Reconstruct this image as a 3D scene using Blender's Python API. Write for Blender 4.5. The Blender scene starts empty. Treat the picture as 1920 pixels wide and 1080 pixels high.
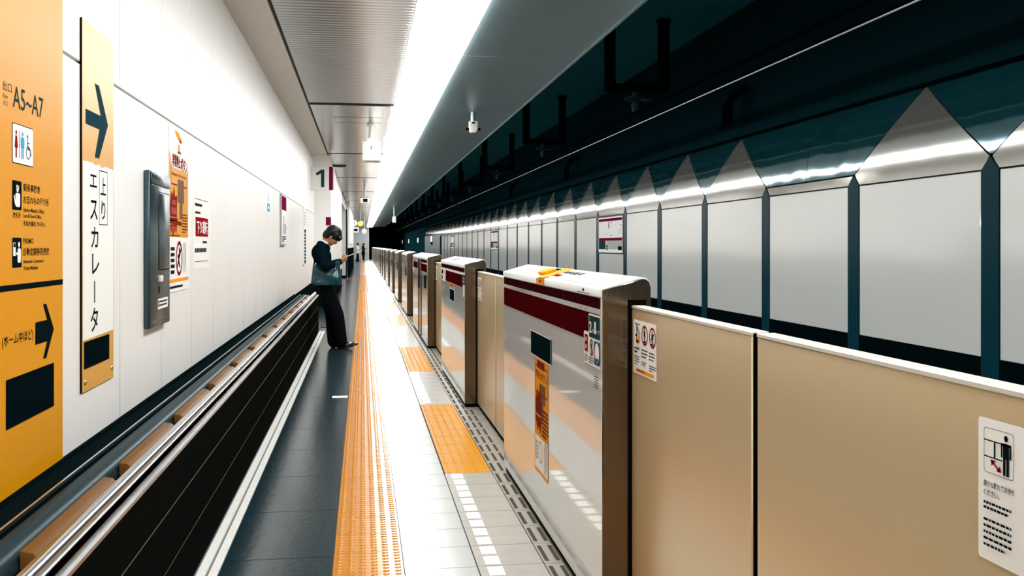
import bpy, bmesh, math, random
from mathutils import Vector, Matrix, Euler
random.seed(7)
PI = math.pi
scn = bpy.context.scene
COL = scn.collection

# ------------------------------------------------------------------ camera, world, exposure
cam_d = bpy.data.cameras.new('camera')
cam = bpy.data.objects.new('camera', cam_d); COL.objects.link(cam)
cam_d.sensor_fit = 'HORIZONTAL'; cam_d.sensor_width = 36.0
cam_d.lens = 1880.0 / 1920.0 * 36.0
cam_d.shift_y = -79.0 / 1920.0
cam_d.clip_start = 0.05; cam_d.clip_end = 400
cam.location = (0, 0, 1.4)
cam.rotation_euler = (PI / 2, 0, -math.atan(280.0 / 1880.0))
scn.camera = cam
w = bpy.data.worlds.new('world'); scn.world = w; w.use_nodes = True
w.node_tree.nodes['Background'].inputs[0].default_value = (0.25, 0.6, 0.7, 1)
w.node_tree.nodes['Background'].inputs[1].default_value = 0.02
vs = scn.view_settings
vs.view_transform = 'Standard'; vs.look = 'None'; vs.gamma = 1.0; vs.use_curve_mapping = False
vs.exposure = 0.0
STRIP_POWER = 17.0
try:
    scn.cycles.use_denoising = True
    scn.cycles.max_bounces = 8
    scn.cycles.glossy_bounces = 5
    scn.cycles.sample_clamp_indirect = 6.0
except Exception:
    pass

# ------------------------------------------------------------------ materials
def mat(name, col, rough=0.5, metal=0.0, coat=0.0, spec=0.5, bump=None, var=None, emit=None, coat_rough=0.05):
    """bump=(scale, strength, stretch vec) noise relief; var=(scale, amount, stretch) slight colour variation"""
    m = bpy.data.materials.new(name); m.use_nodes = True
    nt = m.node_tree; b = nt.nodes['Principled BSDF']
    b.inputs['Base Color'].default_value = (*col, 1)
    b.inputs['Roughness'].default_value = rough
    b.inputs['Metallic'].default_value = metal
    b.inputs['Specular IOR Level'].default_value = spec
    b.inputs['Coat Weight'].default_value = coat
    b.inputs['Coat Roughness'].default_value = coat_rough
    if emit:
        b.inputs['Emission Color'].default_value = (*emit[0], 1); b.inputs['Emission Strength'].default_value = emit[1]
    def noise(scale, stretch, detail=3):
        tc = nt.nodes.new('ShaderNodeTexCoord'); mp = nt.nodes.new('ShaderNodeMapping')
        mp.inputs['Scale'].default_value = stretch
        n = nt.nodes.new('ShaderNodeTexNoise'); n.inputs['Scale'].default_value = scale; n.inputs['Detail'].default_value = detail
        nt.links.new(tc.outputs['Object'], mp.inputs['Vector']); nt.links.new(mp.outputs[0], n.inputs['Vector'])
        return n
    if var:
        n = noise(var[0], var[2] if len(var) > 2 else (1, 1, 1), 4)
        mx = nt.nodes.new('ShaderNodeMix'); mx.data_type = 'RGBA'
        a = var[1]
        mx.inputs['A'].default_value = (*[c * (1 - a) for c in col], 1)
        mx.inputs['B'].default_value = (*[min(1, c * (1 + a)) for c in col], 1)
        nt.links.new(n.outputs[0], mx.inputs['Factor']); nt.links.new(mx.outputs['Result'], b.inputs['Base Color'])
    if bump:
        n = noise(bump[0], bump[2] if len(bump) > 2 else (1, 1, 1), bump[3] if len(bump) > 3 else 2)
        bp = nt.nodes.new('ShaderNodeBump'); bp.inputs['Strength'].default_value = bump[1]; bp.inputs['Distance'].default_value = 0.02
        nt.links.new(n.outputs[0], bp.inputs['Height']); nt.links.new(bp.outputs[0], b.inputs['Normal']); nt.links.new(bp.outputs[0], b.inputs['Coat Normal'])
    return m

M = {}
def ribbed(m, pitch, strength):
    nt = m.node_tree; b = nt.nodes['Principled BSDF']
    tc = nt.nodes.new('ShaderNodeTexCoord'); wv = nt.nodes.new('ShaderNodeTexWave'); wv.bands_direction = 'Y'; wv.inputs['Scale'].default_value = 2*PI/20/pitch
    bp = nt.nodes.new('ShaderNodeBump'); bp.inputs['Strength'].default_value = strength; bp.inputs['Distance'].default_value = .01
    nt.links.new(tc.outputs['Object'], wv.inputs['Vector']); nt.links.new(wv.outputs[0], bp.inputs['Height']); nt.links.new(bp.outputs[0], b.inputs['Normal'])
def D(key, *a, **k): M[key] = mat(key, *a, **k)
D('white_panel', (0.82, 0.81, 0.78), 0.40, coat=0.05, var=(1.5, 0.03))
D('joint_dark', (0.02, 0.022, 0.022), 0.7)
D('plaster', (0.60, 0.575, 0.52), 0.6, var=(3, 0.04))
D('ceiling_metal', (0.28, 0.28, 0.265), 0.22, metal=1.0, var=(6, 0.12, (0.3, 14, 1)), bump=(10, 0.05, (0.3, 16, 1)))
D('soffit_metal', (0.33, 0.46, 0.49), 0.36, metal=0.6, var=(6, 0.10, (0.3, 14, 1)), bump=(10, 0.05, (0.3, 16, 1)))
D('tube_light', (1, 1, 1), 0.5, emit=((1.0, 1.0, 0.99), STRIP_POWER))
D('light_frame', (0.45, 0.45, 0.43), 0.4, metal=0.6)
D('dark_tile', (0.008, 0.023, 0.030), 0.18, spec=0.18, var=(9, 0.25), bump=(25, 0.03))
D('stone_tile', (0.36, 0.375, 0.355), 0.22, spec=0.45, var=(14, 0.07), bump=(6, 0.03))
D('beige_tile', (0.31, 0.30, 0.265), 0.24, spec=0.45, var=(14, 0.10), bump=(6, 0.03))
D('drain_tile', (0.26, 0.245, 0.21), 0.28, spec=0.5, var=(16, 0.15), bump=(10, 0.04))
D('grout', (0.10, 0.10, 0.095), 0.8)
D('dash_white', (0.88, 0.88, 0.85), 0.35)
D('tactile_yellow', (0.52, 0.195, 0.007), 0.17, spec=0.55, var=(5, 0.06))
D('pad_yellow', (0.54, 0.225, 0.002), 0.22, spec=0.12, var=(5, 0.05))
D('slot_black', (0.065, 0.056, 0.045), 0.7, spec=0.0)
D('gutter_white', (0.82, 0.82, 0.78), 0.3, var=(14, 0.12, (1, 3, 1)))
D('black_tile', (0.005, 0.006, 0.005), 0.5, spec=0.0, bump=(5, 0.03))
D('tile_joint_light', (0.20, 0.18, 0.14), 0.6)
D('black_ledge', (0.003, 0.007, 0.008), 0.45, spec=0.0)
D('stainless', (0.55, 0.57, 0.58), 0.20, metal=1.0)
D('stainless_soft', (0.016, 0.034, 0.040), 0.30, metal=0.25, spec=0.0, bump=(7, 0.03, (1, 0.2, 1)))
D('warm_brown', (0.15, 0.062, 0.012), 0.45, spec=0.05, var=(5, 0.12))
D('sign_yellow', (0.68, 0.285, 0.001), 0.36, spec=0.10)
D('sign_yellow2', (0.68, 0.34, 0.035), 0.35, spec=0.4)
D('ink_black', (0.004, 0.008, 0.010), 0.8, spec=0.0)
D('ink_teal', (0.016, 0.05, 0.065), 0.8, spec=0.0)
D('ink_red', (0.26, 0.008, 0.012), 0.8, spec=0.0)
D('ink_orange', (0.80, 0.30, 0.01), 0.7, spec=0.06)
D('ink_brown', (0.20, 0.025, 0.015), 0.8, spec=0.0)
D('ink_rose', (0.36, 0.05, 0.05), 0.7, spec=0.06)
D('ink_blue', (0.04, 0.36, 0.60), 0.7, spec=0.06)
D('ink_navy', (0.012, 0.07, 0.16), 0.8, spec=0.0)
D('ink_grey', (0.35, 0.36, 0.35), 0.5)
D('paper', (0.84, 0.84, 0.80), 0.55)
D('cover_black', (0.002, 0.006, 0.008), 0.8, spec=0.0)
D('purple', (0.16, 0.006, 0.045), 0.6, spec=0.0)
D('box_steel', (0.055, 0.095, 0.11), 0.26, metal=0.9, bump=(5, 0.03))
D('gate_silver', (0.74, 0.75, 0.73), 0.05, metal=0.1, spec=0.7, bump=(1.2, 0.004))
D('gate_end', (0.17, 0.13, 0.088), 0.15, metal=0.95, bump=(30, 0.03, (1, 1, 0.05)))
D('gate_chrome', (0.62, 0.61, 0.58), 0.12, metal=0.9, bump=(2.0, 0.03, (1, 1, 0.3)))
D('gate_lid', (0.70, 0.72, 0.71), 0.35)
D('maroon', (0.055, 0.002, 0.003), 0.4, spec=0.0)
D('maroon_dark', (0.035, 0.004, 0.007), 0.4, spec=0.0)
D('gate_glass', (0.002, 0.010, 0.013), 0.4, spec=0.0)
D('door_gold', (0.66, 0.51, 0.30), 0.26, metal=0.3, var=(120, 0.04))
D('door_edge', (0.60, 0.57, 0.50), 0.4)
D('rubber', (0.003, 0.003, 0.003), 0.8, spec=0.0)
D('wall_right_panel', (0.74, 0.765, 0.74), 0.14, metal=0.2, spec=0.9, var=(1.2, 0.03))
D('vault_silver', (0.52, 0.51, 0.48), 0.09, metal=0.8, spec=0.6, bump=(1.4, 0.20, (1, 1, 1.0), 1))
D('vault_teal', (0.010, 0.095, 0.12), 0.08, metal=0.6, spec=0.8, coat=1.0, bump=(2.2, 0.22, (1, 1, 1.0), 1))
D('post_teal', (0.003, 0.032, 0.046), 0.25, spec=0.04)
D('tunnel_dark', (0.002, 0.016, 0.021), 0.8, spec=0.0)
D('tunnel_ceil', (0.018, 0.16, 0.19), 0.7, spec=0.02)
D('tunnel_far', (0.006, 0.034, 0.042), 0.6, spec=0.0)
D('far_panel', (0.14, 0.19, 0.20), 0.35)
D('rail_alu', (0.001, 0.004, 0.005), 0.7, spec=0.0)
D('wire_bright', (0.55, 0.60, 0.60), 0.25, metal=1.0)
D('insulator_dark', (0.003, 0.016, 0.020), 0.6, spec=0.1)
D('end_grey', (0.50, 0.54, 0.56), 0.6)
D('plastic_white', (0.78, 0.77, 0.73), 0.4)
D('plastic_grey', (0.25, 0.26, 0.26), 0.4)
D('amber_lamp', (0.9, 0.35, 0.02), 0.4, emit=((1.0, 0.36, 0.02), 1.6))
D('backlit', (0.9, 0.9, 0.9), 0.5, emit=((0.95, 0.97, 1.0), 0.9))
D('skin', (0.42, 0.19, 0.10), 0.5)
D('hair', (0.003, 0.006, 0.007), 0.45, spec=0.2, bump=(60, 0.3, (1, 1, 0.2)))
D('suit', (0.002, 0.007, 0.010), 0.85, spec=0.0, bump=(14, 0.35))
D('trouser', (0.002, 0.003, 0.004), 0.85, spec=0.05, bump=(9, 0.3))
D('shirt', (0.80, 0.80, 0.78), 0.7)
D('leather', (0.003, 0.045, 0.060), 0.2, spec=0.4, bump=(7, 0.6))
D('shoe', (0.004, 0.005, 0.006), 0.25, spec=0.5)
D('eye_white', (0.7, 0.7, 0.68), 0.3)
D('lips', (0.36, 0.12, 0.08), 0.45)
D('cream_coat', (0.62, 0.58, 0.50), 0.8)
D('phone_case', (0.85, 0.85, 0.85), 0.3)

# ------------------------------------------------------------------ mesh builders
class MB:
    def __init__(s): s.v = []; s.f = []
    def add(s, vs, fs):
        o = len(s.v); s.v += [tuple(p) for p in vs]; s.f += [tuple(i + o for i in f) for f in fs]; return s
    def box(s, x0, x1, y0, y1, z0, z1):
        return s.add([(x0,y0,z0),(x1,y0,z0),(x1,y1,z0),(x0,y1,z0),(x0,y0,z1),(x1,y0,z1),(x1,y1,z1),(x0,y1,z1)],
                     [(0,3,2,1),(4,5,6,7),(0,1,5,4),(1,2,6,5),(2,3,7,6),(3,0,4,7)])
    def prism(s, poly, d0, d1, axis='z'):
        """extrude 2D polygon (ccw) along axis between d0 and d1. axis z:(x,y) ; y:(x,z) ; x:(y,z)"""
        def p(a, b, d): return {'z': (a, b, d), 'y': (a, d, b), 'x': (d, a, b)}[axis]
        n = len(poly)
        vs_ = [p(a, b, d0) for a, b in poly] + [p(a, b, d1) for a, b in poly]
        fs = [tuple(range(n))[::-1], tuple(range(n, 2 * n))] + [(i, (i + 1) % n, n + (i + 1) % n, n + i) for i in range(n)]
        if axis == 'y': fs = [f[::-1] for f in fs]
        return s.add(vs_, fs)
    def tube(s, pts, r, n=12, cap=True):
        pts = [Vector(p) for p in pts]; rs = r if isinstance(r, (list, tuple)) else [r] * len(pts)
        base = len(s.v); up = None
        for i, p in enumerate(pts):
            d = (pts[min(i + 1, len(pts) - 1)] - pts[max(i - 1, 0)]).normalized()
            if up is None:
                up = d.orthogonal().normalized()
            else:
                up = (up - d * up.dot(d)).normalized()
            sd = d.cross(up)
            for k in range(n):
                a = 2 * PI * k / n
                s.v.append(tuple(p + (up * math.cos(a) + sd * math.sin(a)) * rs[i]))
        for i in range(len(pts) - 1):
            for k in range(n):
                a = base + i * n + k; b = base + i * n + (k + 1) % n
                s.f.append((a, b, b + n, a + n))
        if cap:
            s.f.append(tuple(base + k for k in range(n))[::-1])
            s.f.append(tuple(base + (len(pts) - 1) * n + k for k in range(n)))
        return s
    def ball(s, c, r, n=16, m=10, rot=None):
        r = r if isinstance(r, (list, tuple)) else (r, r, r); c = Vector(c); base = len(s.v)
        R = rot or Matrix.Identity(3)
        s.v.append(tuple(c + R @ Vector((0, 0, -r[2]))))
        for j in range(1, m):
            t = -PI / 2 + PI * j / m
            for k in range(n):
                a = 2 * PI * k / n
                s.v.append(tuple(c + R @ Vector((r[0]*math.cos(t)*math.cos(a), r[1]*math.cos(t)*math.sin(a), r[2]*math.sin(t)))))
        s.v.append(tuple(c + R @ Vector((0, 0, r[2])))); top = len(s.v) - 1
        for k in range(n):
            s.f.append((base, base + 1 + (k + 1) % n, base + 1 + k))
            for j in range(m - 2):
                a = base + 1 + j * n + k; b = base + 1 + j * n + (k + 1) % n
                s.f.append((a, b, b + n, a + n))
            s.f.append((base + 1 + (m - 2) * n + k, base + 1 + (m - 2) * n + (k + 1) % n, top))
        return s
    def mesh(s, name, smooth=False, bevel=0.0, seg=2):
        me = bpy.data.meshes.new(name); me.from_pydata(s.v, [], s.f)
        if bevel:
            bm = bmesh.new(); bm.from_mesh(me)
            es = [e for e in bm.edges if len(e.link_faces) == 2 and e.calc_face_angle(0) > 0.6]
            bmesh.ops.bevel(bm, geom=es, offset=bevel, segments=seg, affect='EDGES', profile=0.5)
            bm.to_mesh(me); bm.free(); smooth = True
        if smooth:
            me.shade_smooth(); me.set_sharp_from_angle(angle=math.radians(38))
        return me
    def build(s, name, m, parent=None, mx=None, smooth=False, bevel=0.0, seg=2):
        return obj(name, s.mesh(name, smooth, bevel, seg), m, parent, mx)

def obj(name, me, m=None, parent=None, mx=None):
    if parent is not None and parent.parent is not None and mx is not None: mx = parent.matrix_basis.inverted() @ mx
    if m is not None and not me.materials: me.materials.append(M[m] if isinstance(m, str) else m)
    o = bpy.data.objects.new(name, me); COL.objects.link(o)
    if parent is not None: o.parent = parent
    if mx is not None: o.matrix_basis = mx
    return o
def empty(name, loc=(0, 0, 0)):
    o = bpy.data.objects.new(name, None); COL.objects.link(o); o.location = loc; o.empty_display_size = 0.1; return o
def tag(o, label, cat, group=None, kind=None):
    o['label'] = label; o['category'] = cat
    if group: o['group'] = group
    if kind: o['kind'] = kind
    return o
def struct(o, label=None):
    o['kind'] = 'structure'
    if label: o['label'] = label
    return o
def T(x, y, z): return Matrix.Translation((x, y, z))
def axes(u, v, n): return Matrix((( u[0], v[0], n[0], 0), (u[1], v[1], n[1], 0), (u[2], v[2], n[2], 0), (0, 0, 0, 1)))
R_LEFT = axes((0, 1, 0), (0, 0, 1), (1, 0, 0))      # print on a surface facing +X
R_GATE = axes((0, -1, 0), (0, 0, 1), (-1, 0, 0))    # print on a surface facing -X
R_FRONT = axes((1, 0, 0), (0, 0, 1), (0, -1, 0))    # print on a surface facing the camera side (-Y)

# 2D shapes for flat print
def rect(a, b, c, d): return [(a, b), (c, b), (c, d), (a, d)]
def disc(x, y, r, n=20, ry=None): ry = ry or r; return [(x + r*math.cos(2*PI*i/n), y + ry*math.sin(2*PI*i/n)) for i in range(n)]
def rrect(a, b, c, d, r, n=4):
    p = []
    for cx, cy, a0 in ((c-r, d-r, 0), (a+r, d-r, PI/2), (a+r, b+r, PI), (c-r, b+r, 1.5*PI)):
        for i in range(n + 1): t = a0 + PI/2*i/n; p.append((cx + r*math.cos(t), cy + r*math.sin(t)))
    return p
def ring(x, y, r, wd, n=24, ry=None):
    ry = ry or r; q = []; k = wd / r
    for i in range(n):
        a, b = 2*PI*i/n, 2*PI*(i+1)/n
        q.append([(x+r*math.cos(a), y+ry*math.sin(a)), (x+r*math.cos(b), y+ry*math.sin(b)),
                  (x+(r-wd)*math.cos(b), y+(ry-ry*k)*math.sin(b)), (x+(r-wd)*math.cos(a), y+(ry-ry*k)*math.sin(a))])
    return q
def frame(a, b, c, d, t): return [rect(a, b, c, b+t), rect(a, d-t, c, d), rect(a, b+t, a+t, d-t), rect(c-t, b+t, c, d-t)]
def stroke(x0, y0, x1, y1, wd):
    L = math.hypot(x1-x0, y1-y0) or 1; nx, ny = -(y1-y0)/L*wd/2, (x1-x0)/L*wd/2
    return [(x0-nx, y0-ny), (x1-nx, y1-ny), (x1+nx, y1+ny), (x0+nx, y0+ny)]
def flat(name, polys, m, parent, mx):
    b = MB()
    for p in polys:
        a = sum(p[i][0]*p[(i+1) % len(p)][1] - p[(i+1) % len(p)][0]*p[i][1] for i in range(len(p)))
        if a < 0: p = p[::-1]
        b.add([(x, y, 0) for x, y in p], [tuple(range(len(p)))])
    return b.build(name, m, parent, mx)
def man(x, y, h, wd=0.28, woman=False):
    """standing figure pictogram with feet at (x, y)"""
    s = h; p = [disc(x, y + .91*s, .085*s, 12)]
    if woman: p += [[(x-.09*s, y+.80*s), (x+.09*s, y+.80*s), (x+.17*s, y+.36*s), (x-.17*s, y+.36*s)], rect(x-.07*s, y, x-.01*s, y+.36*s), rect(x+.01*s, y, x+.07*s, y+.36*s)]
    else: p += [rrect(x-.13*s, y+.42*s, x+.13*s, y+.80*s, .05*s), rect(x-.12*s, y, x-.02*s, y+.44*s), rect(x+.02*s, y, x+.12*s, y+.44*s), rect(x-.19*s, y+.40*s, x-.14*s, y+.78*s), rect(x+.14*s, y+.40*s, x+.19*s, y+.78*s)]
    return p
def lines(a, b, c, d, n, seed=1, duty=0.62):
    """rows of small print too small to read: broken bars"""
    rnd = random.Random(seed); out = []; st = (d - b) / n
    for i in range(n):
        y = d - st * (i + .5) ; x = a; end = a + (c - a) * (1 if i < n-1 else rnd.uniform(.5, 1))
        while x < end - 1e-6:
            l = rnd.uniform(.5, 1.3) * st * .9
            out.append(rect(x, y - st*duty/2, min(x + l, end), y + st*duty/2)); x += l + st * .22
    return out

def text(name, s, box, m, parent, mx, bold=0.0, fill=True):
    cu = bpy.data.curves.new(name, 'FONT'); cu.body = s; cu.size = 1.0; cu.resolution_u = 2; cu.offset = bold
    o = bpy.data.objects.new('tmp_text', cu); COL.objects.link(o)
    dg = bpy.context.evaluated_depsgraph_get()
    me = bpy.data.meshes.new_from_object(o.evaluated_get(dg))
    bpy.data.objects.remove(o); bpy.data.curves.remove(cu)
    me.name = name
    if not me.vertices: return None
    xs = [v.co.x for v in me.vertices]; ys = [v.co.y for v in me.vertices]
    x0, x1, y0, y1 = min(xs), max(xs), min(ys), max(ys)
    sx = (box[2]-box[0])/max(1e-6, x1-x0); sy = (box[3]-box[1])/max(1e-6, y1-y0)
    for v in me.vertices: v.co = ((v.co.x-x0)*sx + box[0], (v.co.y-y0)*sy + box[1], 0)
    me.materials.clear()
    return obj(name, me, m, parent, mx)

def board(name, label, cat, X, Y0, Y1, Z0, Z1, t, m, R=R_LEFT, r=0.0, group=None):
    """flat sign; local x runs to the right as read, y up, z out of the face"""
    wd, h = abs(Y1 - Y0), Z1 - Z0
    b = MB()
    if r: b.prism(rrect(0, 0, wd, h, r), 0, t)
    else: b.box(0, wd, 0, h, 0, t)
    o = b.build(name, m, None, T(X, Y0, Z0) @ R)
    tag(o, label, cat, group)
    return o
ORD = ['nearest', 'second', 'third', 'fourth', 'fifth', 'sixth', 'seventh', 'eighth', 'ninth', 'tenth', 'eleventh', 'twelfth', 'thirteenth',
       'fourteenth', 'fifteenth', 'sixteenth', 'seventeenth', 'eighteenth', 'nineteenth', 'twentieth', 'twenty-first', 'twenty-second']

# ================================================================== SETTING
Y_BACK, Y_END = -9.0, 104.0
# ---- floor: bed slab with tiles laid on it
fl = struct(MB().box(-1.6, 1.10, Y_BACK, Y_END, -0.30, -0.012).build('floor', 'grout'), 'platform floor of dark, white and yellow tiles')
struct(MB().box(1.10, 4.9, Y_BACK, 135, -1.3, -1.15).build('floor_trackbed', 'tunnel_dark'))
def tile(x0, x1, y0, y1, m, name, g=0.0025, z=0.0):
    return MB().box(x0+g, x1-g, y0+g, y1-g, -0.012, z).build(name, m, fl)
def tiles_col(x0, x1, ys, L, m, name, g=0.0025):
    me = None
    for y in ys:
        if me is None:
            me = MB().box(x0+g, x1-g, g, L-g, -0.012, 0).mesh(name)
        obj(name, me, m, fl, T(0, y, 0))
Y_T = [3.15 + 0.3*i for i in range(30)]       # single tiles as far as they can be told apart (to 12.15 m)
YT_END = 3.15 + 9.0
# dark paving on the left
DL = 0.81
dark_ys = [6.21 + DL*i for i in range(-4, 14)]
tiles_col(-0.611, -0.129, dark_ys, DL, 'dark_tile', 'floor_tile')
yd = dark_ys[-1] + DL
tile(-0.711, -0.129, yd, Y_END, 'dark_tile', 'floor_paving'); tile(-1.5, -0.711, 16.62, Y_END, 'dark_tile', 'floor_paving')
tile(-0.711, -0.129, Y_BACK, dark_ys[0], 'dark_tile', 'floor_paving')
# white tile gutter rows at the foot of the parapet
for x0, x1 in ((-0.704, -0.662), (-0.652, -0.611)):
    tiles_col(x0, x1, [dark_ys[0] + 0.3*i for i in range(46)], 0.3, 'gutter_white', 'gutter_tile', 0.0015)
# white stone next to the tactile line
tiles_col(0.178, 0.495, Y_T, 0.3, 'stone_tile', 'floor_tile')
tile(0.178, 0.495, YT_END, Y_END, 'stone_tile', 'floor_paving'); tile(0.178, 0.495, Y_BACK, Y_T[0], 'stone_tile', 'floor_paving')
# tactile line
def bump_tile(wd, L, nx, ny, r, h, flat_h=0.0, g=0.002):
    b = MB(); b.box(g, wd-g, g, L-g, -0.012, 0)
    for i in range(nx):
        for j in range(ny):
            cx, cy = wd*(i+.5)/nx, L*(j+.5)/ny; n = 8
            vs_ = [(cx+r*math.cos(2*PI*k/n), cy+r*.62*math.sin(2*PI*k/n), 0) for k in range(n)] + [(cx+r*.6*math.cos(2*PI*k/n), cy+r*.62*.6*math.sin(2*PI*k/n), h) for k in range(n)]
            b.add(vs_, [(k, (k+1) % n, n+(k+1) % n, n+k) for k in range(n)] + [tuple(range(n, 2*n))])
    return b
tt = bump_tile(0.307, 0.3, 6, 7, 0.017, 0.005).mesh('tactile_tile', smooth=True)
for i in range(150): obj('tactile_tile', tt, 'tactile_yellow', fl, T(-0.129, 3.15 + 0.3*i - .02, 0))
yt2 = 3.15 + 0.3*150 - .02
b = MB()
for i in range(6):
    cx = -0.129 + 0.307*(i+.5)/6; b.box(cx-.012, cx+.012, yt2, Y_END, -.012, .004)
b.box(-.129, .178, yt2, Y_END, -.012, 0); b.build('tactile_line', 'tactile_yellow', fl)
tile(-0.129, 0.178, Y_BACK, 3.13, 'tactile_yellow', 'tactile_line')

# gates: (near end, far end) along the platform, and the openings between them
GATES = []; y = 3.61; k = 1
GATES.append((-1.45, 1.17))
while y < 98:
    L = 3.97 if k % 4 == 3 else 2.61
    GATES.append((y, y + L)); y += L + 2.43; k += 1
OPEN = [(GATES[i][1], GATES[i+1][0]) for i in range(len(GATES)-1)]
# yellow boarding pads
PAD_Y = []
for a, c in OPEN: m_ = (a + c)/2 + (0.07 if a < 12 else 0.15); PAD_Y.append((m_ - 1.35, m_ + 1.35))
pt = bump_tile(0.29, 0.3, 5, 5, 0.011, 0.003).mesh('pad_tile', smooth=True)
pflat = MB().box(0.002, 0.288, 0.002, 0.298, -.012, 0).mesh('pad_tile')
for i, (a, c) in enumerate(PAD_Y):
    if i == 0: a, c = 1.0, 3.7
    if i < 3:
        for j in range(9): obj('pad_tile', pt, 'pad_yellow', fl, T(0.500, a + .3*j, 0))
    else:
        tile(0.500, 0.790, a, c, 'pad_yellow', 'boarding_pad')
    MB().box(0.4955, 0.500, a, c, -.012, .001).build('pad_edge', 'slot_black', fl)
# beige tiles between the pads carrying white dashes
gaps = [(3.70, PAD_Y[1][0])] + [(PAD_Y[i][1], PAD_Y[i+1][0]) for i in range(1, len(PAD_Y)-1)] + [(PAD_Y[-1][1], Y_END)]
bt = MB().box(0.4985, 0.7885, 0.0025, 0.2975, -0.012, 0).mesh('floor_tile')
dash = MB().box(0.535, 0.603, 0.018, 0.132, -0.001, 0.0012).mesh('line_dash')
for gi, (a, c) in enumerate(gaps):
    if a < 14:
        yy = c
        while yy > a + .02:
            L = min(.3, yy - a)
            if L > .29: obj('floor_tile', bt, 'beige_tile', fl, T(0, yy-.3, 0))
            else: tile(0.496, 0.791, a, yy, 'beige_tile', 'floor_tile')
            yy -= .3
    else:
        tile(0.496, 0.791, a, c, 'beige_tile' if a < 30 else 'stone_tile', 'floor_paving')
    if a < 22:
        yy = c - .15
        while yy > a: obj('line_dash', dash, 'dash_white', fl, T(0, yy, 0)); yy -= .15
    else:
        MB().box(0.535, 0.603, a, c, -.001, .0012).build('line_dash', 'dash_white', fl)
# slotted drain tiles along the gates
sl = MB().box(0.7935, 1.10, 0.0025, 0.2975, -0.012, 0).mesh('drain_tile')
def slots(n):
    b = MB()
    for i in range(n):
        cx = (0.812, 0.862, 0.912)[i]
        b.prism(rrect(cx-.0095, .035, cx+.0095, .262, .004, 2), -.002, .0008)
    return b.mesh('drain_slot')
s2, s3 = slots(2), slots(3)
yy = 3.15
while yy < 27:
    obj('drain_tile', sl, 'drain_tile', fl, T(0, yy, 0))
    inside = any(a < yy + .15 < c for a, c in OPEN)
    obj('drain_slot', s3 if inside else s2, 'slot_black', fl, T(0, yy, 0)); yy += .3
tile(0.791, 1.10, yy, Y_END, 'drain_tile', 'floor_paving'); tile(0.791, 1.10, Y_BACK, 3.15, 'drain_tile', 'floor_paving'); tile(0.495, 0.791, Y_BACK, 1.0, 'beige_tile', 'floor_paving')

tile(-0.70, -0.129, 42.6, 43.4, 'tactile_yellow', 'cross_line', z=.002)
# ---- left wall: dark backing with white panels
WX = -1.10
wl = struct(MB().box(WX-.30, WX-.022, Y_BACK, 23.5, -.012, 3.6).build('wall_left', 'joint_dark'), 'white panelled wall on the left')
PW = 0.966
y0 = 4.806 - 15*PW
lo = MB().box(WX-.022, WX, .005, PW-.005, .60, 2.115).mesh('wall_panel', bevel=.002, seg=1)
hi = MB().box(WX-.022, WX, .005, PW-.005, 2.127, 3.35).mesh('wall_panel', bevel=.002, seg=1)
da = MB().box(WX-.022, WX, .003, PW-.003, -.012, .592).mesh('dado_panel')
i = 0
while y0 + PW*(i+1) < 23.5:
    yy = y0 + PW*i; i += 1
    obj('wall_panel', lo, 'white_panel', wl, T(0, yy, 0)); obj('wall_panel', hi, 'white_panel', wl, T(0, yy, 0))
    if yy > 15: obj('dado_panel', da, 'black_ledge', wl, T(0, yy, 0))
yy = y0 + PW*i
for z0, z1, mm in ((.60, 2.117, 'white_panel'), (2.125, 3.35, 'white_panel'), (-.012, .592, 'black_ledge')):
    MB().box(WX-.022, WX, yy+.003, 23.5, z0, z1).build('wall_panel', mm, wl)
# second stretch of the left wall, set forward, then a pillar and a farther wall
w2 = struct(MB().box(-1.4, -.722, 23.5, 35.5, .62, 3.35).build('wall_left', 'white_panel'), 'white wall block beyond the first wall')
MB().box(-1.4, -.716, 23.494, 35.5, -.012, .62).build('dado_panel', 'black_ledge', w2)
for k in range(1, 5): MB().box(-.7225, -.7195, 23.5 + 2.4*k - .006, 23.5 + 2.4*k + .006, .62, 3.35).build('wall_joint', 'joint_dark', w2)
w3 = struct(MB().box(-1.6, -.735, 44.0, 45.2, .12, 3.35).build('wall_pillar', 'plaster'), 'pale pillar past the white wall block')
MB().box(-1.6, -.733, 43.98, 45.2, -.012, .12).build('pillar_base', 'black_ledge', w3)
MB().box(-.733, -.66, 44.4, 45.1, -.012, 3.0).build('pillar_corner', 'post_teal', w3)
w4 = struct(MB().box(-1.6, -.60, 46.5, 68, 1.30, 3.35).build('wall_left', 'white_panel'), 'far white wall with dark dado')
MB().box(-1.6, -.59, 46.5, 68, -.012, 1.30).build('dado_panel', 'black_ledge', w4)
MB().box(-1.6, -.66, 36.5, 68, -.012, .01).build('threshold', 'dark_tile', w4)
struct(MB().box(-1.75, -1.6, 23.5, Y_END, -.3, 3.6).build('wall_left', 'plaster'), 'recessed wall behind the far pillars')
# end walls
we = struct(MB().box(-1.7, .58, Y_END, Y_END+.3, -.3, 3.6).build('wall_end', 'end_grey'), 'grey end wall of the platform')
MB().box(.585, .64, Y_END-.05, Y_END+.3, -.3, 3.5).build('wall_edge', 'plastic_white', we)
struct(MB().box(-1.7, 5, Y_BACK-.3, Y_BACK, -1.3, 4.5).build('wall_back', 'end_grey'), 'wall behind the viewer')
struct(MB().box(-1.7, 6, 135, 135.3, -1.3, 4.5).build('wall_tunnel_end', 'tunnel_dark'), 'dark end of the tunnel')

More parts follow.
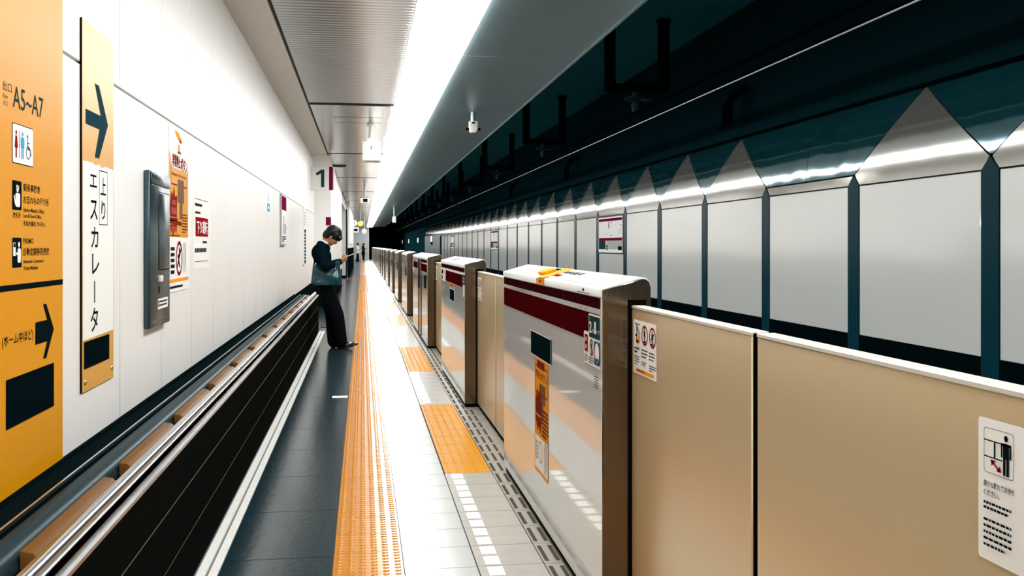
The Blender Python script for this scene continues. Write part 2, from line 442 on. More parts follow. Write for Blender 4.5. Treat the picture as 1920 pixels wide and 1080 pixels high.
# ---- ceiling
CZ = 3.35
ce = struct(MB().box(-1.7, 2.20, Y_BACK, Y_END, CZ+.03, CZ+.25).build('ceiling', 'joint_dark'), 'metal panelled platform ceiling')
MB().box(-1.35, -.752, Y_BACK, 35.5, CZ-.002, CZ+.03).build('ceiling_margin', 'plaster', ce)
MB().box(-1.7, -.752, 35.5, Y_END, CZ-.35, CZ+.03).build('ceiling_margin', 'plaster', ce)
D('ceiling_ribbed', (0.28, 0.28, 0.265), 0.28, metal=1.0, var=(6, 0.12, (0.3, 14, 1))); ribbed(M['ceiling_ribbed'], .10, .25)
cp = MB().box(-.722, .425, .13, 7.37, CZ, CZ+.03).mesh('ceiling_panel', bevel=.004, seg=1)
yy = 14.0 - 7.5*4
cp2 = cp.copy(); cp2.materials.append(M['ceiling_ribbed'])
while yy < Y_END - 1: obj('ceiling_panel', cp2 if yy < 13 else cp, 'ceiling_metal', ce, T(0, yy, 0)); yy += 7.5
sp = MB().box(1.0, 2.2, .004, 3.746, CZ, CZ+.03).mesh('soffit_panel', bevel=.003, seg=1)
yy = 14.0 - 7.5*4
while yy < Y_END - 1: obj('soffit_panel', sp, 'soffit_metal', ce, T(0, yy, 0)); yy += 3.75
MB().box(2.2, 2.225, Y_BACK, Y_END, CZ-.012, CZ+.92).build('soffit_lip', 'soffit_metal', ce)
hatch = MB()
for p in frame(-.44, 15.4, .31, 16.1, .02): hatch.prism(p, CZ-.004, CZ)
hatch.prism(rect(-.41, 15.43, .28, 16.07), CZ-.002, CZ); hatch.build('access_hatch', 'ceiling_metal', ce)
# continuous luminous strip
ls = tag(empty('light_strip', (.7125, 0, CZ)), 'long white luminous strip running the length of the platform ceiling', 'light')
MB().box(-.276, .276, Y_BACK+.1, Y_END-1, -.040, .02).build('diffuser', 'tube_light', ls)
for sx in (-1, 1): MB().box(sx*.2815-.0045, sx*.2815+.0045, Y_BACK+.1, Y_END-1, -.006, .02).build('frame_rail', 'light_frame', ls)

# ---- tunnel ceiling and upper wall
struct(MB().box(2.225, 5.3, Y_BACK, 135, 4.25, 4.5).build('ceiling_tunnel', 'tunnel_ceil'), 'dark teal tunnel ceiling over the track')

# ---- right wall
RX = 4.30; PP = 1.955; P0 = 6.38
wr = struct(MB().box(RX+.20, RX+.50, Y_BACK, 125, -1.2, 4.3).build('wall_right', 'tunnel_dark'), 'tunnel wall with pale panels and pointed vault pieces')
MB().box(RX-.002, RX+.2, Y_BACK, 125, -1.2, .612).build('wall_plinth', 'rail_alu', wr)
MB().box(RX+.03, RX+.2, Y_BACK, 71, .612, 2.0).build('wall_backing', 'joint_dark', wr)
MB().box(RX+.02, RX+.26, Y_BACK, 124, 2.668, 2.80).build('wall_cornice', 'tunnel_dark', wr)
ZB, ZK, ZA = 1.93, 2.022, 2.66
def bulge(z):      # the vault leans back, more the higher it gets
    t = max(0, z - ZB); return t*math.tan(math.radians(1.1)) + .18*t*t
def strip_mesh(name, half, z0, z1, n=12, off=0.0, cx=0.0):
    """vertical piece whose half width is half(z) -> (left, right) about the middle, following the vault"""
    b = MB(); rows = []
    for i in range(n+1):
        z = z0 + (z1-z0)*i/n; l, r = half(z); x = RX + bulge(z) + off
        rows.append((x, l, r, z))
    vs_ = []
    for x, l, r, z in rows: vs_ += [(x, l, z), (x, r, z), (x+.015, l, z), (x+.015, r, z)]
    fs = []
    for i in range(n):
        a = 4*i; c = a+4
        fs += [(a, c, c+1, a+1), (a+2, a, c, c+2)[::-1], (a+1, c+1, c+3, a+3)[::-1]]
    fs += [(0, 1, 3, 2), (4*n, 4*n+2, 4*n+3, 4*n+1)]
    b.add(vs_, fs)
    return b.mesh(name, smooth=True)
HP = PP/2; PH = .107
def tri(z):
    if z < ZK: h = (HP-PH) + (PH-.012)*(z-ZB)/(ZK-ZB)
    else: h = (HP-.012)*(1-(z-ZK)/(ZA-ZK))
    return (-h, h)
def inv(z): h = max(.0005, HP*(z-ZK)/(ZA-ZK)-.012); return (-h, h)
tri_me = strip_mesh('vault_gable', tri, ZB+.006, ZA, 16)
inv_me = strip_mesh('vault_spandrel', inv, ZK+.02, ZA, 16, off=.004)
wp = MB().box(RX, RX+.03, -(HP-PH), HP-PH, .62, ZB-.006).mesh('wall_panel', bevel=.004, seg=1)
wp_low = MB().box(RX, RX+.03, -(HP-PH), HP-PH, .62, 1.26).mesh('wall_panel', bevel=.004, seg=1)
pe = MB().box(RX-.006, RX+.05, -(PH-.008), PH-.008, -.2, ZB).add([(RX-.006, -(PH-.008), ZB), (RX-.006, PH-.008, ZB), (RX-.006, 0, ZK), (RX+.05, -(PH-.008), ZB), (RX+.05, PH-.008, ZB), (RX+.05, 0, ZK)], [(0, 2, 1), (3, 4, 5), (0, 3, 5, 2), (1, 2, 5, 4)]).mesh('wall_post')
strip_me = strip_mesh('vault_band', lambda z: (-(HP-PH) - (PH-.012)*(z-ZB)/(ZK-ZB), (HP-PH) + (PH-.012)*(z-ZB)/(ZK-ZB)), ZB+.006, ZK-.006, 3)
def wide(z, s):
    h = HP*(z-ZK)/(ZA-ZK)-.012; 
    return (-(HP+h), -.004) if s < 0 else (.004, HP+h)
wide_l = strip_mesh('vault_spandrel', lambda z: wide(z, -1), ZK+.008, ZA, 16, off=.002)
wide_r = strip_mesh('vault_spandrel', lambda z: wide(z, 1), ZK+.008, ZA, 16, off=.002)
SIGN_IDX = (5, 13, 21)
for k in range(-7, 25):
    yc = P0 + PP*(k + .5)
    obj('wall_panel', wp_low if k in SIGN_IDX else wp, 'wall_right_panel', wr, T(0, yc, 0))
    obj('wall_post', pe, 'post_teal', wr, T(0, yc - HP, 0))
    if k == 1 or k == -6:
        obj('vault_band', strip_me, 'vault_silver', wr, T(0, yc, 0))
        obj('vault_spandrel', wide_l, 'vault_teal', wr, T(0, yc, 0)); obj('vault_spandrel', wide_r, 'vault_teal', wr, T(0, yc, 0))
    else:
        obj('vault_gable', tri_me, 'vault_silver', wr, T(0, yc, 0))
    if k not in (1, 2, -6, -5): obj('vault_spandrel', inv_me, 'vault_teal', wr, T(0, yc - HP, 0))
yw = P0 + PP*25
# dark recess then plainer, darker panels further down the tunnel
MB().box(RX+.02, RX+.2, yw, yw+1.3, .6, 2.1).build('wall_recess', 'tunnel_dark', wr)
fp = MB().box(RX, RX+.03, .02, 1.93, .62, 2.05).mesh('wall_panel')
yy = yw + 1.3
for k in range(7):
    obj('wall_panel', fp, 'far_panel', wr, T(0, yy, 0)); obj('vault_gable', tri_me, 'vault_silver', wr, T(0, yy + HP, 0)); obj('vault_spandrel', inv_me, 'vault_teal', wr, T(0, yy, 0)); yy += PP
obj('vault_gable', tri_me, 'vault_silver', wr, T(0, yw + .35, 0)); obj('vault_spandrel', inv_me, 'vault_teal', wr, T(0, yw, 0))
far_wall_y = yy
MB().box(RX, RX+.2, far_wall_y, 124, -.1, 2.66).build('wall_tunnel', 'tunnel_far', wr)

# ================================================================== PARAPET WITH RAILS
pa = tag(empty('leaning_rail_parapet', (-.9, 8, 0)), 'black tiled low parapet with steel rails along the white wall', 'barrier')
PA0, PA1 = -2.0, 16.60
inv_pa = T(.9, -8, 0)
def pp(b, name, m, **k): return b.build(name, m, pa, inv_pa, **k)
pp(MB().box(-1.10, -.722, PA0, PA1, -.012, .50), 'core', 'rubber')
for z_ in (.205, .4165): pp(MB().box(-.722, -.7105, PA0, PA1, z_-.0022, z_+.0022), 'joint_line', 'tile_joint_light')
bt_mesh = [MB().box(-.722, -.710, .0005, .9295, z0, z1).mesh('parapet_tile') for z0, z1 in ((.002, .203), (.207, .414), (.419, .592))]
yy = PA0
while yy < PA1 - .3:
    for me in bt_mesh: obj('parapet_tile', me, 'black_tile', pa, inv_pa @ T(0, yy, 0))
    yy += .93
obj('parapet_tile', MB().box(-1.1, -.710, 0, .012, .002, .592).mesh('parapet_tile'), 'black_tile', pa, inv_pa @ T(0, PA1, 0))
pp(MB().box(-.735, -.706, PA0, PA1+.012, .592, .604), 'edge_trim', 'stainless')
pp(MB().box(-1.10, -.995, PA0, PA1, .50, .600), 'black_ledge', 'black_ledge')
pp(MB().box(-1.10, -1.085, PA0, PA1, .600, .616), 'ledge_upstand', 'black_ledge')
pp(MB().box(-1.0, -.992, PA0, PA1, .598, .612), 'ledge_trim', 'stainless')
pp(MB().box(-.99, -.735, PA0, PA1, .495, .512), 'channel', 'black_ledge')
pp(MB().tube([(-.935, PA0, .560), (-.935, PA1-.05, .560)], .056, 24), 'leaning_tube', 'stainless_soft', smooth=True)
pp(MB().tube([(-.765, PA0, .630), (-.765, PA1-.05, .630)], .0245, 16), 'handrail', 'stainless', smooth=True)
plate = MB().prism([(-.878, .512), (-.800, .512), (-.800, .560), (-.845, .605), (-.878, .612)], .12, .97, 'y').mesh('brown_block', bevel=.006)  # plain brown blocks at even spacing between the wide tube and the handrail
brk = MB().tube([(-.765, .04, .625), (-.78, .04, .57), (-.80, .04, .51)], .009, 8).ball((-.765, .04, .628), .024, 10, 8).mesh('rail_bracket', smooth=True)
post = MB().box(-.87, -.80, .01, .085, .50, .575).mesh('bracket_block', bevel=.006)
k = 0
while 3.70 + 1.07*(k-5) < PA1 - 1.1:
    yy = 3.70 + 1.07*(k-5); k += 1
    obj('brown_block', plate, 'warm_brown', pa, inv_pa @ T(0, yy, 0))
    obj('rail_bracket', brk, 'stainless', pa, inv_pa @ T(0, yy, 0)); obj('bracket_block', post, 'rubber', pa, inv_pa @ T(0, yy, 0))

# ================================================================== PLATFORM GATES
GX = .875
def gate_lid_poly(): return [(-.006, 1.208), (-.006, 1.240), (.150, 1.284), (.172, 1.280), (.184, 1.262), (.186, 1.208)]
def ends_poly(): return [(0, .030), (.185, .030), (.185, 1.245), (.178, 1.266), (.165, 1.276), (.150, 1.277), (0, 1.236)]
def gate(idx, y0, y1):
    L = y1 - y0
    far = idx > 3
    extra = {1: 'with emergency poster, dark window and orange lid handle', 2: 'with red band, window and left and right notices',
             3: 'extra long with glossy doors and dark panel gap', 0: 'just behind the viewer'}.get(idx, '')
    nm = 'platform gate cabinet'
    if idx == 0: lab = 'silver platform gate cabinet just behind the viewer'
    elif idx <= 3: lab = '%s silver platform gate cabinet %s' % (ORD[idx-1], extra)
    else: lab = '%s silver %splatform gate cabinet counted from the camera' % (ORD[idx-1], 'long ' if L > 3 else '')
    g = tag(empty('platform_gate', (GX, y0, 0)), lab, 'platform gate', 'silver gate cabinets along the platform edge')
    body = 'gate_silver' if idx < 3 else 'gate_chrome'
    MB().box(0, .185, .006, L-.006, .03, 1.208).build('cabinet', body, g, bevel=.004, seg=1)
    for yy in (0, L-.008):
        MB().prism(ends_poly(), yy, yy+.008, 'y').build('end_plate', 'gate_end', g, bevel=.003, seg=1)
    MB().prism(gate_lid_poly(), .010, L-.010, 'y').build('lid', 'gate_lid', g, bevel=.0015, seg=1)
    MB().box(.012, .175, .02, L-.02, 0, .03).build('kick_plate', 'rubber', g)
    if idx < 8:   # black slot that the leaf slides through
        MB().box(.096, .165, -.003, 0, .03, 1.20).build('leaf_slot', 'rubber', g)
    if idx > 10: return g
    F = lambda y, z, d=.0012: T(-d, y, z) @ R_GATE     # print plane on the front, local x toward the viewer
    fy = L - .02      # local origin at the far end; u = distance from the far end
    P = F(L, 0)
    if idx in (1, 2, 0):
        dk = [.015, L-.015]
        cuts = [0.012, .77, 1.88, L-.03] if idx != 2 else [0.012, L-.19]
        if idx == 2:
            flat('colour_band', [rect(.015, 1.165, L-.015, 1.204)], 'maroon_dark', g, P); flat('colour_band', [rect(.54, 1.034, L-.20, 1.143)], 'maroon', g, P)
        else:
            for j in range(3):
                a, c = cuts[j]+.002, cuts[j+1]-.002
                flat('colour_band', [rect(a, 1.163, c, 1.205)], 'maroon_dark', g, P)
                flat('colour_band', [rect(a, 1.034, c, 1.142)], 'maroon' if idx < 4 else 'maroon_dark', g, P)
            flat('screw', [disc(u, 1.151, .006, 8, .005) for u in (.38, 1.31, 2.235, 2.335)], 'ink_black', g, P)
    if idx == 3:
        for q_ in (rect(.2, 1.04, 1.5, 1.14), rect(2.5, 1.16, L-.15, 1.20), rect(2.5, 1.03, L-.15, 1.14)): flat('colour_band', [q_], 'maroon', g, P)
        flat('glass_strip', [rect(1.85, .75, 2.10, 1.20)], 'gate_glass', g, P)
        MB().box(-.012, 0, L-1.84, L-1.80, .04, 1.205).build('joint_bar', 'gate_end', g); MB().box(-.012, 0, L-2.45, L-2.41, .04, 1.205).build('joint_bar', 'gate_end', g)
    if idx == 1:
        Q = lambda d=.0018: F(L, 0, d)
        u = lambda yw_: 6.22 - yw_          # world Y on the front face -> local u
        # service window and poster
        MB().prism(rect(0, 0, .563, .115), 0, .004).build('window', 'gate_glass', g, F(u(0)*0 + L - u(5.179), .843, 0) )
        flat('window_frame', frame(u(5.185), .838, u(4.610), .963, .004), 'paper', g, Q(.006))
        po = flat('emergency_poster', [rect(u(5.075), .264, u(4.692), .842)], 'ink_orange', g, Q(.0014))
        lo_ = po; Pm = Q(.0022)
        flat('poster_lower', [rect(u(5.06), .28, u(4.71), .445)], 'paper', po, Q(.0017))
        flat('poster_art', [rrect(u(5.0), .788, u(4.79), .826, .008), rect(u(5.04), .52, u(4.87), .545), rect(u(5.04), .555, u(4.87), .63), [(u(5.03), .63), (u(4.99), .69), (u(4.96), .65), (u(4.92), .70), (u(4.88), .63)], [(u(5.03), .52), (u(4.98), .47), (u(4.95), .50), (u(4.90), .46), (u(4.88), .52)]], 'ink_brown', po, Pm)
        flat('poster_art', [rect(u(4.93), .62, u(4.77), .715), rect(u(4.90), .54, u(4.82), .62)], 'warm_brown', po, Q(.0020))
        flat('poster_art', frame(u(5.05), .66, u(4.71), .80, .006)[:4], 'ink_brown', po, Q(.0021))
        text('poster_text', '非常停止', (u(5.04), .735, u(4.90), .778), 'ink_brown', po, Pm, .01)
        text('poster_text', 'ボタン', (u(4.89), .730, u(4.72), .775), 'ink_brown', po, Pm, .01)
        flat('poster_small_print', lines(u(4.86), .46, u(4.70), .60, 7, 3), 'ink_brown', po, Pm)
        flat('poster_ring', ring(u(4.90), .375, .055, .010), 'ink_orange', po, Pm)
        flat('poster_small_print', lines(u(5.05), .32, u(4.97), .42, 5, 4), 'ink_grey', po, Pm); flat('poster_side_print', lines(u(4.80), .29, u(4.72), .44, 9, 5), 'ink_grey', po, Pm)
        # door number plate
        npl = flat('number_plate', [rrect(u(3.828), 1.040, u(3.630), 1.138, .006)], 'paper', g, Q(.0020))
        flat('number_plate', [rect(u(3.820), 1.047, u(3.638), 1.131)], 'ink_teal', npl, Q(.0026))
        text('number_text', '2', (u(3.815), 1.065, u(3.773), 1.108), 'paper', npl, Q(.0032), .01); text('number_text', '号車', (u(3.769), 1.066, u(3.735), 1.081), 'paper', npl, Q(.0032))
        text('number_text', '1', (u(3.728), 1.065, u(3.704), 1.111), 'paper', npl, Q(.0032), .02); text('number_text', 'ドア', (u(3.698), 1.066, u(3.645), 1.082), 'paper', npl, Q(.0032))
        # notice sticker with three pictograms
        nst = flat('notice_sticker', [rrect(u(3.915), .938, u(3.630), 1.064, .008)], 'paper', g, Q(.0018))
        N = Q(.0036)
        flat('pictogram', [rect(u(3.895), .985, u(3.842), 1.052)], 'ink_red', nst, N)
        flat('pictogram', [disc(u(3.868), 1.034, .009, 10), disc(u(3.868), 1.004, .009, 10)], 'paper', nst, Q(.0041))
        flat('pictogram', ring(u(3.775), 1.008, .033, .006), 'ink_red', nst, N)
        flat('pictogram', man(u(3.775), .982, .050) + [stroke(u(3.80), 1.03, u(3.75), .986, .004)], 'ink_black', nst, N)
        flat('pictogram', [rect(u(3.728), .950, u(3.636), 1.038)], 'ink_navy', nst, N)
        flat('pictogram', [disc(u(3.682), .996, .034, 20, .038)], 'paper', nst, Q(.0041))
        flat('pictogram', [[(u(3.712), .985), (u(3.69), .975), (u(3.66), .975), (u(3.65), .985), (u(3.67), .962), (u(3.69), .962)]], 'ink_navy', nst, Q(.0046))
        flat('small_print', lines(u(3.90), .945, u(3.84), .975, 4, 8, .45) + lines(u(3.82), .945, u(3.74), .972, 3, 9, .5), 'ink_black', nst, N)
        flat('vent_slot', [rect(u(3.740), z, u(3.672), z+.003) for z in (.862, .872, .882, .892, .902)], 'ink_black', g, Q(.0014))
        flat('key_slot', [disc(u(3.905), 1.226, .018, 10, .006), rect(u(4.02), 1.2135, u(3.80), 1.216)], 'ink_black', g, T(-.0072, L, 0) @ R_GATE)
        # lid fittings: lid top is a slope; local frame with x toward the viewer, y across the lid, z out
        sl_ = math.atan2(.044, .156)
        LT = T(-.006, L, 1.240) @ axes((0, -1, 0), (math.cos(sl_), 0, math.sin(sl_)), (-math.sin(sl_), 0, math.cos(sl_)))
        MB().prism(rrect(.62, .022, 2.35, .145, .05, 8), 0, .0035).build('lid_plate', 'gate_lid', g, LT)
        flat('orange_strip', [rect(1.24, 0, 1.44, .158)], 'ink_orange', g, LT @ T(0, 0, .0050))
        flat('orange_strip', [rect(u(4.994), 1.2085, u(4.770), 1.2395)], 'ink_orange', g, T(-.0072, L, 0) @ R_GATE)
        flat('strip_mark', [disc(u(4.885), 1.226, .020, 8, .007)], 'ink_brown', g, T(-.0080, L, 0) @ R_GATE)
        MB().prism(rrect(1.10, .030, 1.27, .105, .03, 5), .0045, .020).build('lid_handle', 'ink_orange', g, LT, bevel=.005)
        flat('lid_window', [rect(1.10, .112, 1.22, .140)], 'gate_glass', g, LT @ T(0, 0, .0055))
        text('lid_text', '乗務員用', (1.46, .085, 1.85, .125), 'ink_black', g, LT @ T(0, 0, .0050), .01)
        flat('lid_text_bar', [rect(1.46, .040, 1.58, .070)], 'ink_red', g, LT @ T(0, 0, .0050))
        flat('lid_small_print', lines(1.60, .036, 1.98, .072, 2, 12), 'ink_grey', g, LT @ T(0, 0, .0050))
    if idx == 2:
        u = lambda yw_: y1 - yw_
        Q = lambda d=.0018: F(L, 0, d)
        flat('notice_sticker', [rect(u(11.21), 1.02, u(10.66), 1.15)], 'paper', g, Q())
        flat('pictogram', [rect(u(11.18), 1.095, u(10.97), 1.140), rect(u(11.18), 1.035, u(11.05), 1.08)] + ring(u(10.78), 1.12, .05, .014, 16, .02) + ring(u(10.78), 1.055, .05, .014, 16, .02), 'ink_black', g, Q(.0026))
        flat('small_print', lines(u(11.2), .90, u(10.75), .99, 5, 21, .3), 'ink_grey', g, Q(.0026))
        flat('number_plate', [rect(u(8.815), 1.063, u(8.645), 1.147)], 'ink_teal', g, Q()); text('number_text', '2', (u(8.80), 1.08, u(8.74), 1.125), 'paper', g, Q(.0026)); text('number_text', '2', (u(8.71), 1.08, u(8.66), 1.125), 'paper', g, Q(.0026))
        flat('notice_sticker', [rect(u(8.80), .956, u(8.645), 1.056)], 'paper', g, Q()); flat('small_print', lines(u(8.76), .965, u(8.67), 1.05, 6, 22), 'ink_grey', g, Q(.0026))
        flat('orange_label', [rect(u(10.176), .988, u(9.66), 1.030)], 'ink_orange', g, Q()); flat('small_print', lines(u(10.12), .998, u(9.72), 1.022, 1, 23), 'ink_brown', g, Q(.0026))
        flat('window_frame', [rect(u(10.19), .853, u(9.615), .978)], 'paper', g, Q()); flat('window', [rect(u(10.16), .86, u(9.64), .971)], 'gate_glass', g, Q(.0026))
        LT = T(-.006, L, 1.240) @ axes((0, -1, 0), (math.cos(.275), 0, math.sin(.275)), (-math.sin(.275), 0, math.cos(.275)))
        MB().prism(rrect(.62, .022, 2.3, .145, .05, 6), 0, .0035).build('lid_plate', 'gate_lid', g, LT)
        MB().prism(rrect(1.0, .04, 1.25, .10, .02, 4), .0035, .014).build('lid_handle', 'plastic_grey', g, LT)
        flat('lid_small_print', lines(1.35, .04, 1.7, .12, 3, 25), 'ink_grey', g, LT @ T(0, 0, .005))
    if idx >= 3:
        u0 = L - .75
        flat('window', [rect(u0, .80, u0+.42, .98)], 'gate_glass', g, F(L, 0, .0020))
        flat('notice_sticker', [rect(.1, .95, .35, 1.02)], 'paper', g, F(L, 0, .0020))
    return g
for i, (a, c) in enumerate(GATES): gate(i, a, c)

# sliding leaves closing each doorway
def leaf(y0, y1, label, stick=None, grp='gold sliding gate leaves'):
    L = y1 - y0
    d = tag(empty('sliding_door', (.985, y0, 0)), label, 'gate door', grp)
    MB().box(0, .045, .004, L-.004, .035, 1.169).build('panel', 'door_gold', d, bevel=.003, seg=1)
    MB().box(-.002, .047, .004, L-.004, 1.169, 1.180).build('top_rail', 'door_edge', d, bevel=.002, seg=1)
    MB().box(.005, .04, .004, L-.004, .012, .035).build('bottom_seal', 'rubber', d)
    return d
for i, (a, c) in enumerate(OPEN):
    mid = (a + c)/2 + (.04 if i == 0 else 0)
    name = 'doorway' if i else 'doorway at the right edge of the picture'
    place = 'nearest doorway' if i == 0 else '%s doorway' % ORD[i]
    d2 = leaf(mid + .014, c - .005, 'gold gate leaf on the far side of the %s' % place)
    d1 = leaf(a + .005, mid - .014, 'gold gate leaf on the near side of the %s' % place)
    MB().box(.004, .041, -.014, .004, .035, 1.176).build('meeting_seal', 'rubber', d2); MB().box(.004, .041, (mid-.014)-(a+.005)-.004, (mid-.014)-(a+.005)+.014, .035, 1.176).build('meeting_seal', 'rubber', d1)
    if i < 4:
        # sticker with three warning pictograms at the far leaf's end next to the cabinet
        e = c + .0 if i else 3.624
        yl = c - .035 if i else 3.576
        Lw = .292
        base = T(-.0012, yl - (mid+.014), .938) @ R_GATE
        st = flat('notice_sticker', [rrect(0, 0, Lw, .194, .010)], 'paper', d2, base)
        if i < 2:
            k1 = base @ T(0, 0, .0008); k2 = base @ T(0, 0, .0014)
            for cx in (.148, .244): flat('pictogram', ring(cx, .145, .040, .008, 24, .036), 'ink_red', st, k1)
            flat('pictogram', man(.148, .118, .056) + man(.244, .118, .052) + [stroke(.125, .122, .17, .122, .004), stroke(.22, .122, .265, .122, .004), stroke(.225, .135, .265, .16, .005), rect(.045, .115, .052, .178), rect(.025, .178, .09, .181), stroke(.045, .175, .085, .145, .006), rect(.04, .112, .07, .122), rect(.03, .135, .05, .142)], 'ink_black', st, k2)
            flat('pictogram', [[(.055, .115), (.09, .115), (.085, .135), (.072, .150), (.066, .135)]], 'ink_orange', st, k2)
            flat('warning_bar', [rect(.035, .008, .262, .020)], 'ink_orange', st, k1)
            flat('warning_text', lines(.05, .010, .25, .018, 1, 31), 'ink_brown', st, k2)
            flat('small_print', lines(.015, .072, .085, .098, 2, 32, .5) + lines(.108, .062, .185, .098, 3, 33, .4) + lines(.205, .062, .275, .096, 3, 34, .4) + lines(.015, .030, .080, .066, 4, 35, .4) + lines(.108, .036, .17, .052, 2, 36, .45) + lines(.205, .026, .285, .050, 3, 37, .45), 'ink_black', st, k2)
        else:
            flat('small_print', lines(.03, .03, .26, .17, 5, 40+i), 'ink_grey', st, base @ T(0, 0, .001))
    if i == 0:
        # keep-clear sticker on the near leaf
        base = T(-.0012, 1.491 - (a + .005), .90) @ R_GATE
        W_, H_ = .115, .226
        st = flat('notice_sticker', [rrect(0, 0, W_, H_, .006)], 'paper', d1, base)
        k1, k2, k3 = base @ T(0, 0, .0008), base @ T(0, 0, .0014), base @ T(0, 0, .0020)
        fr = []
        o_ = rrect(.0155, .140, .0895, .2115, .006); i_ = rrect(.0163, .1408, .0887, .2107, .0055)
        fr = [[o_[j], o_[(j+1) % len(o_)], i_[(j+1) % len(i_)], i_[j]] for j in range(len(o_))]
        flat('pictogram_frame', fr, 'ink_black', st, k1)
        mx_ = .072; m0 = .1435
        flat('pictogram', [disc(mx_, .2015, .0046, 14, .0050), rrect(mx_-.0075, .170, mx_+.0075, .1940, .003), rect(mx_-.0072, m0, mx_-.0012, .172), rect(mx_+.0012, m0, mx_+.0072, .172), rect(mx_-.0125, .171, mx_-.0088, .191), rect(mx_+.0088, .171, mx_+.0125, .191), rect(mx_-.0125, .189, mx_+.0125, .1935)], 'ink_black', st, k2)
        flat('pictogram', [rect(.0163, .1905, .062, .1925), rect(.0163, .1645, .062, .1665), rect(.041, .1665, .045, .1905)], 'ink_black', st, k1)
        ax, ay, bx, by = .037, .161, .057, .148
        flat('pictogram', [stroke(ax, ay, bx, by, .0036), [(.034, .1625), (.0465, .1625), (.0375, .1525)], [(.0615, .1465), (.049, .1465), (.058, .1565)]], 'ink_red', st, k3)
        text('notice_text', '扉から離れてお待ち', (.0155, .1170, .0915, .1275), 'ink_black', st, k2, .012)
        text('notice_text', 'ください。', (.0155, .1030, .0560, .1130), 'ink_black', st, k2, .012)
        flat('small_print', lines(.0155, .080, .085, .096, 2, 51, .5) + lines(.0155, .02, .085, .07, 5, 52, .4), 'ink_black', st, k2)

# ================================================================== LEFT WALL SIGNS
SX = WX + .0005
def pr(o, t, layer=0): return T(0, 0, t + .0007 + .0006*layer)
# large yellow exit sign
s = board('exit_sign', 'tall yellow exit sign with A5 to A7 at the left edge of the wall', 'sign', SX, 3.10, 3.878, .622, 2.30, .012, 'sign_yellow')
s.data.materials[0] = M['sign_yellow']
t_ = .012; U = lambda yw_: yw_ - 3.10; V = lambda z: z - .622
B0, B1, B2 = pr(s, t_), pr(s, t_, 1), pr(s, t_, 2)
def uv(a, c, e, f): return (U(a), V(c), U(e), V(f))
text('sign_text', 'A5~A7', uv(3.347, 1.836, 3.650, 1.906), 'ink_teal', s, B0, .005)
text('sign_text', '出口', uv(3.258, 1.877, 3.336, 1.907), 'ink_teal', s, B0); text('sign_text', 'Exit', uv(3.260, 1.854, 3.302, 1.868), 'ink_teal', s, B0); text('sign_text', '出口', uv(3.262, 1.832, 3.300, 1.847), 'ink_teal', s, B0)
flat('toilet_symbol_edge', [rrect(U(3.340), V(1.661), U(3.542), V(1.789), .008)], 'ink_black', s, B0)
flat('toilet_symbol', [rrect(U(3.343), V(1.664), U(3.539), V(1.786), .007)], 'paper', s, B1)
flat('toilet_woman', man(U(3.374), V(1.680), .088, woman=True), 'ink_red', s, B2); flat('toilet_man', man(U(3.434), V(1.680), .088), 'ink_blue', s, B2)
flat('toilet_divider', [rect(U(3.402), V(1.681), U(3.406), V(1.768))], 'ink_teal', s, B2)
flat('wheelchair', ring(U(3.490), V(1.705), .022, .004) + [disc(U(3.482), V(1.757), .006, 10), stroke(U(3.482), V(1.750), U(3.484), V(1.718), .006), stroke(U(3.484), V(1.718), U(3.508), V(1.716), .006), stroke(U(3.508), V(1.716), U(3.518), V(1.696), .006), stroke(U(3.483), V(1.736), U(3.503), V(1.736), .004)], 'ink_navy', s, B2)
for z0, z1 in ((1.514, 1.607), (1.331, 1.426)): flat('symbol_plate', [rrect(U(3.341), V(z0), U(3.428), V(z1), .006)], 'ink_black', s, B0)
flat('station_master', [disc(U(3.388), V(1.580), .010, 12), [(U(3.375), V(1.585)), (U(3.402), V(1.582)), (U(3.400), V(1.592)), (U(3.377), V(1.594))], rrect(U(3.368), V(1.524), U(3.412), V(1.568), .008), stroke(U(3.356), V(1.560), U(3.368), V(1.532), .008)], 'paper', s, B1)
flat('ticket_machine', [rect(U(3.347), V(1.368), U(3.370), V(1.410)), disc(U(3.402), V(1.404), .009, 12), rrect(U(3.388), V(1.346), U(3.420), V(1.392), .008), stroke(U(3.374), V(1.376), U(3.392), V(1.374), .008)], 'paper', s, B1)
flat('ticket_machine_screen', [rect(U(3.350), V(1.396), U(3.367), V(1.408))], 'ink_black', s, B2)
for tx, bx_ in (('駅長事務室', (3.445, 1.577, 3.615, 1.603)), ('お忘れもの承り所', (3.445, 1.537, 3.710, 1.564)), ("Station Master's Office", (3.445, 1.511, 3.660, 1.525)), ('Lost & Found Office', (3.445, 1.492, 3.629, 1.505)),
                ('车站办事处 역사무소', (3.445, 1.464, 3.672, 1.482)), ('改札外', (3.348, 1.488, 3.421, 1.507)), ('PASMO', (3.445, 1.407, 3.545, 1.425)), ('自動定期券発売機', (3.445, 1.367, 3.717, 1.394)),
                ("Automatic Commuter's", (3.445, 1.343, 3.660, 1.356)), ('Tickets Machine', (3.445, 1.321, 3.592, 1.334)), ('(ホーム中ほど)', (3.252, 1.083, 3.543, 1.125))):
    text('sign_text', tx, uv(*bx_), 'ink_black', s, B0, .012)
flat('sign_divider', [rect(0, V(1.259), .778, V(1.278))], 'ink_black', s, B0)
def arrow(a, z, wd, h, tb=.30):
    """bold arrow pointing right; (a, z) shaft start centre, wd total width, h total height"""
    hh = h/2; sh = h*.20; q = wd*.40
    return [(a, z-sh), (a+wd*.62, z-sh), (a+wd*.40, z-hh), (a+wd*.58, z-hh), (a+wd, z), (a+wd*.58, z+hh), (a+wd*.40, z+hh), (a+wd*.62, z+sh), (a, z+sh)]
flat('arrow', [arrow(U(3.565), V(1.105), .205, .188)], 'ink_black', s, B0)
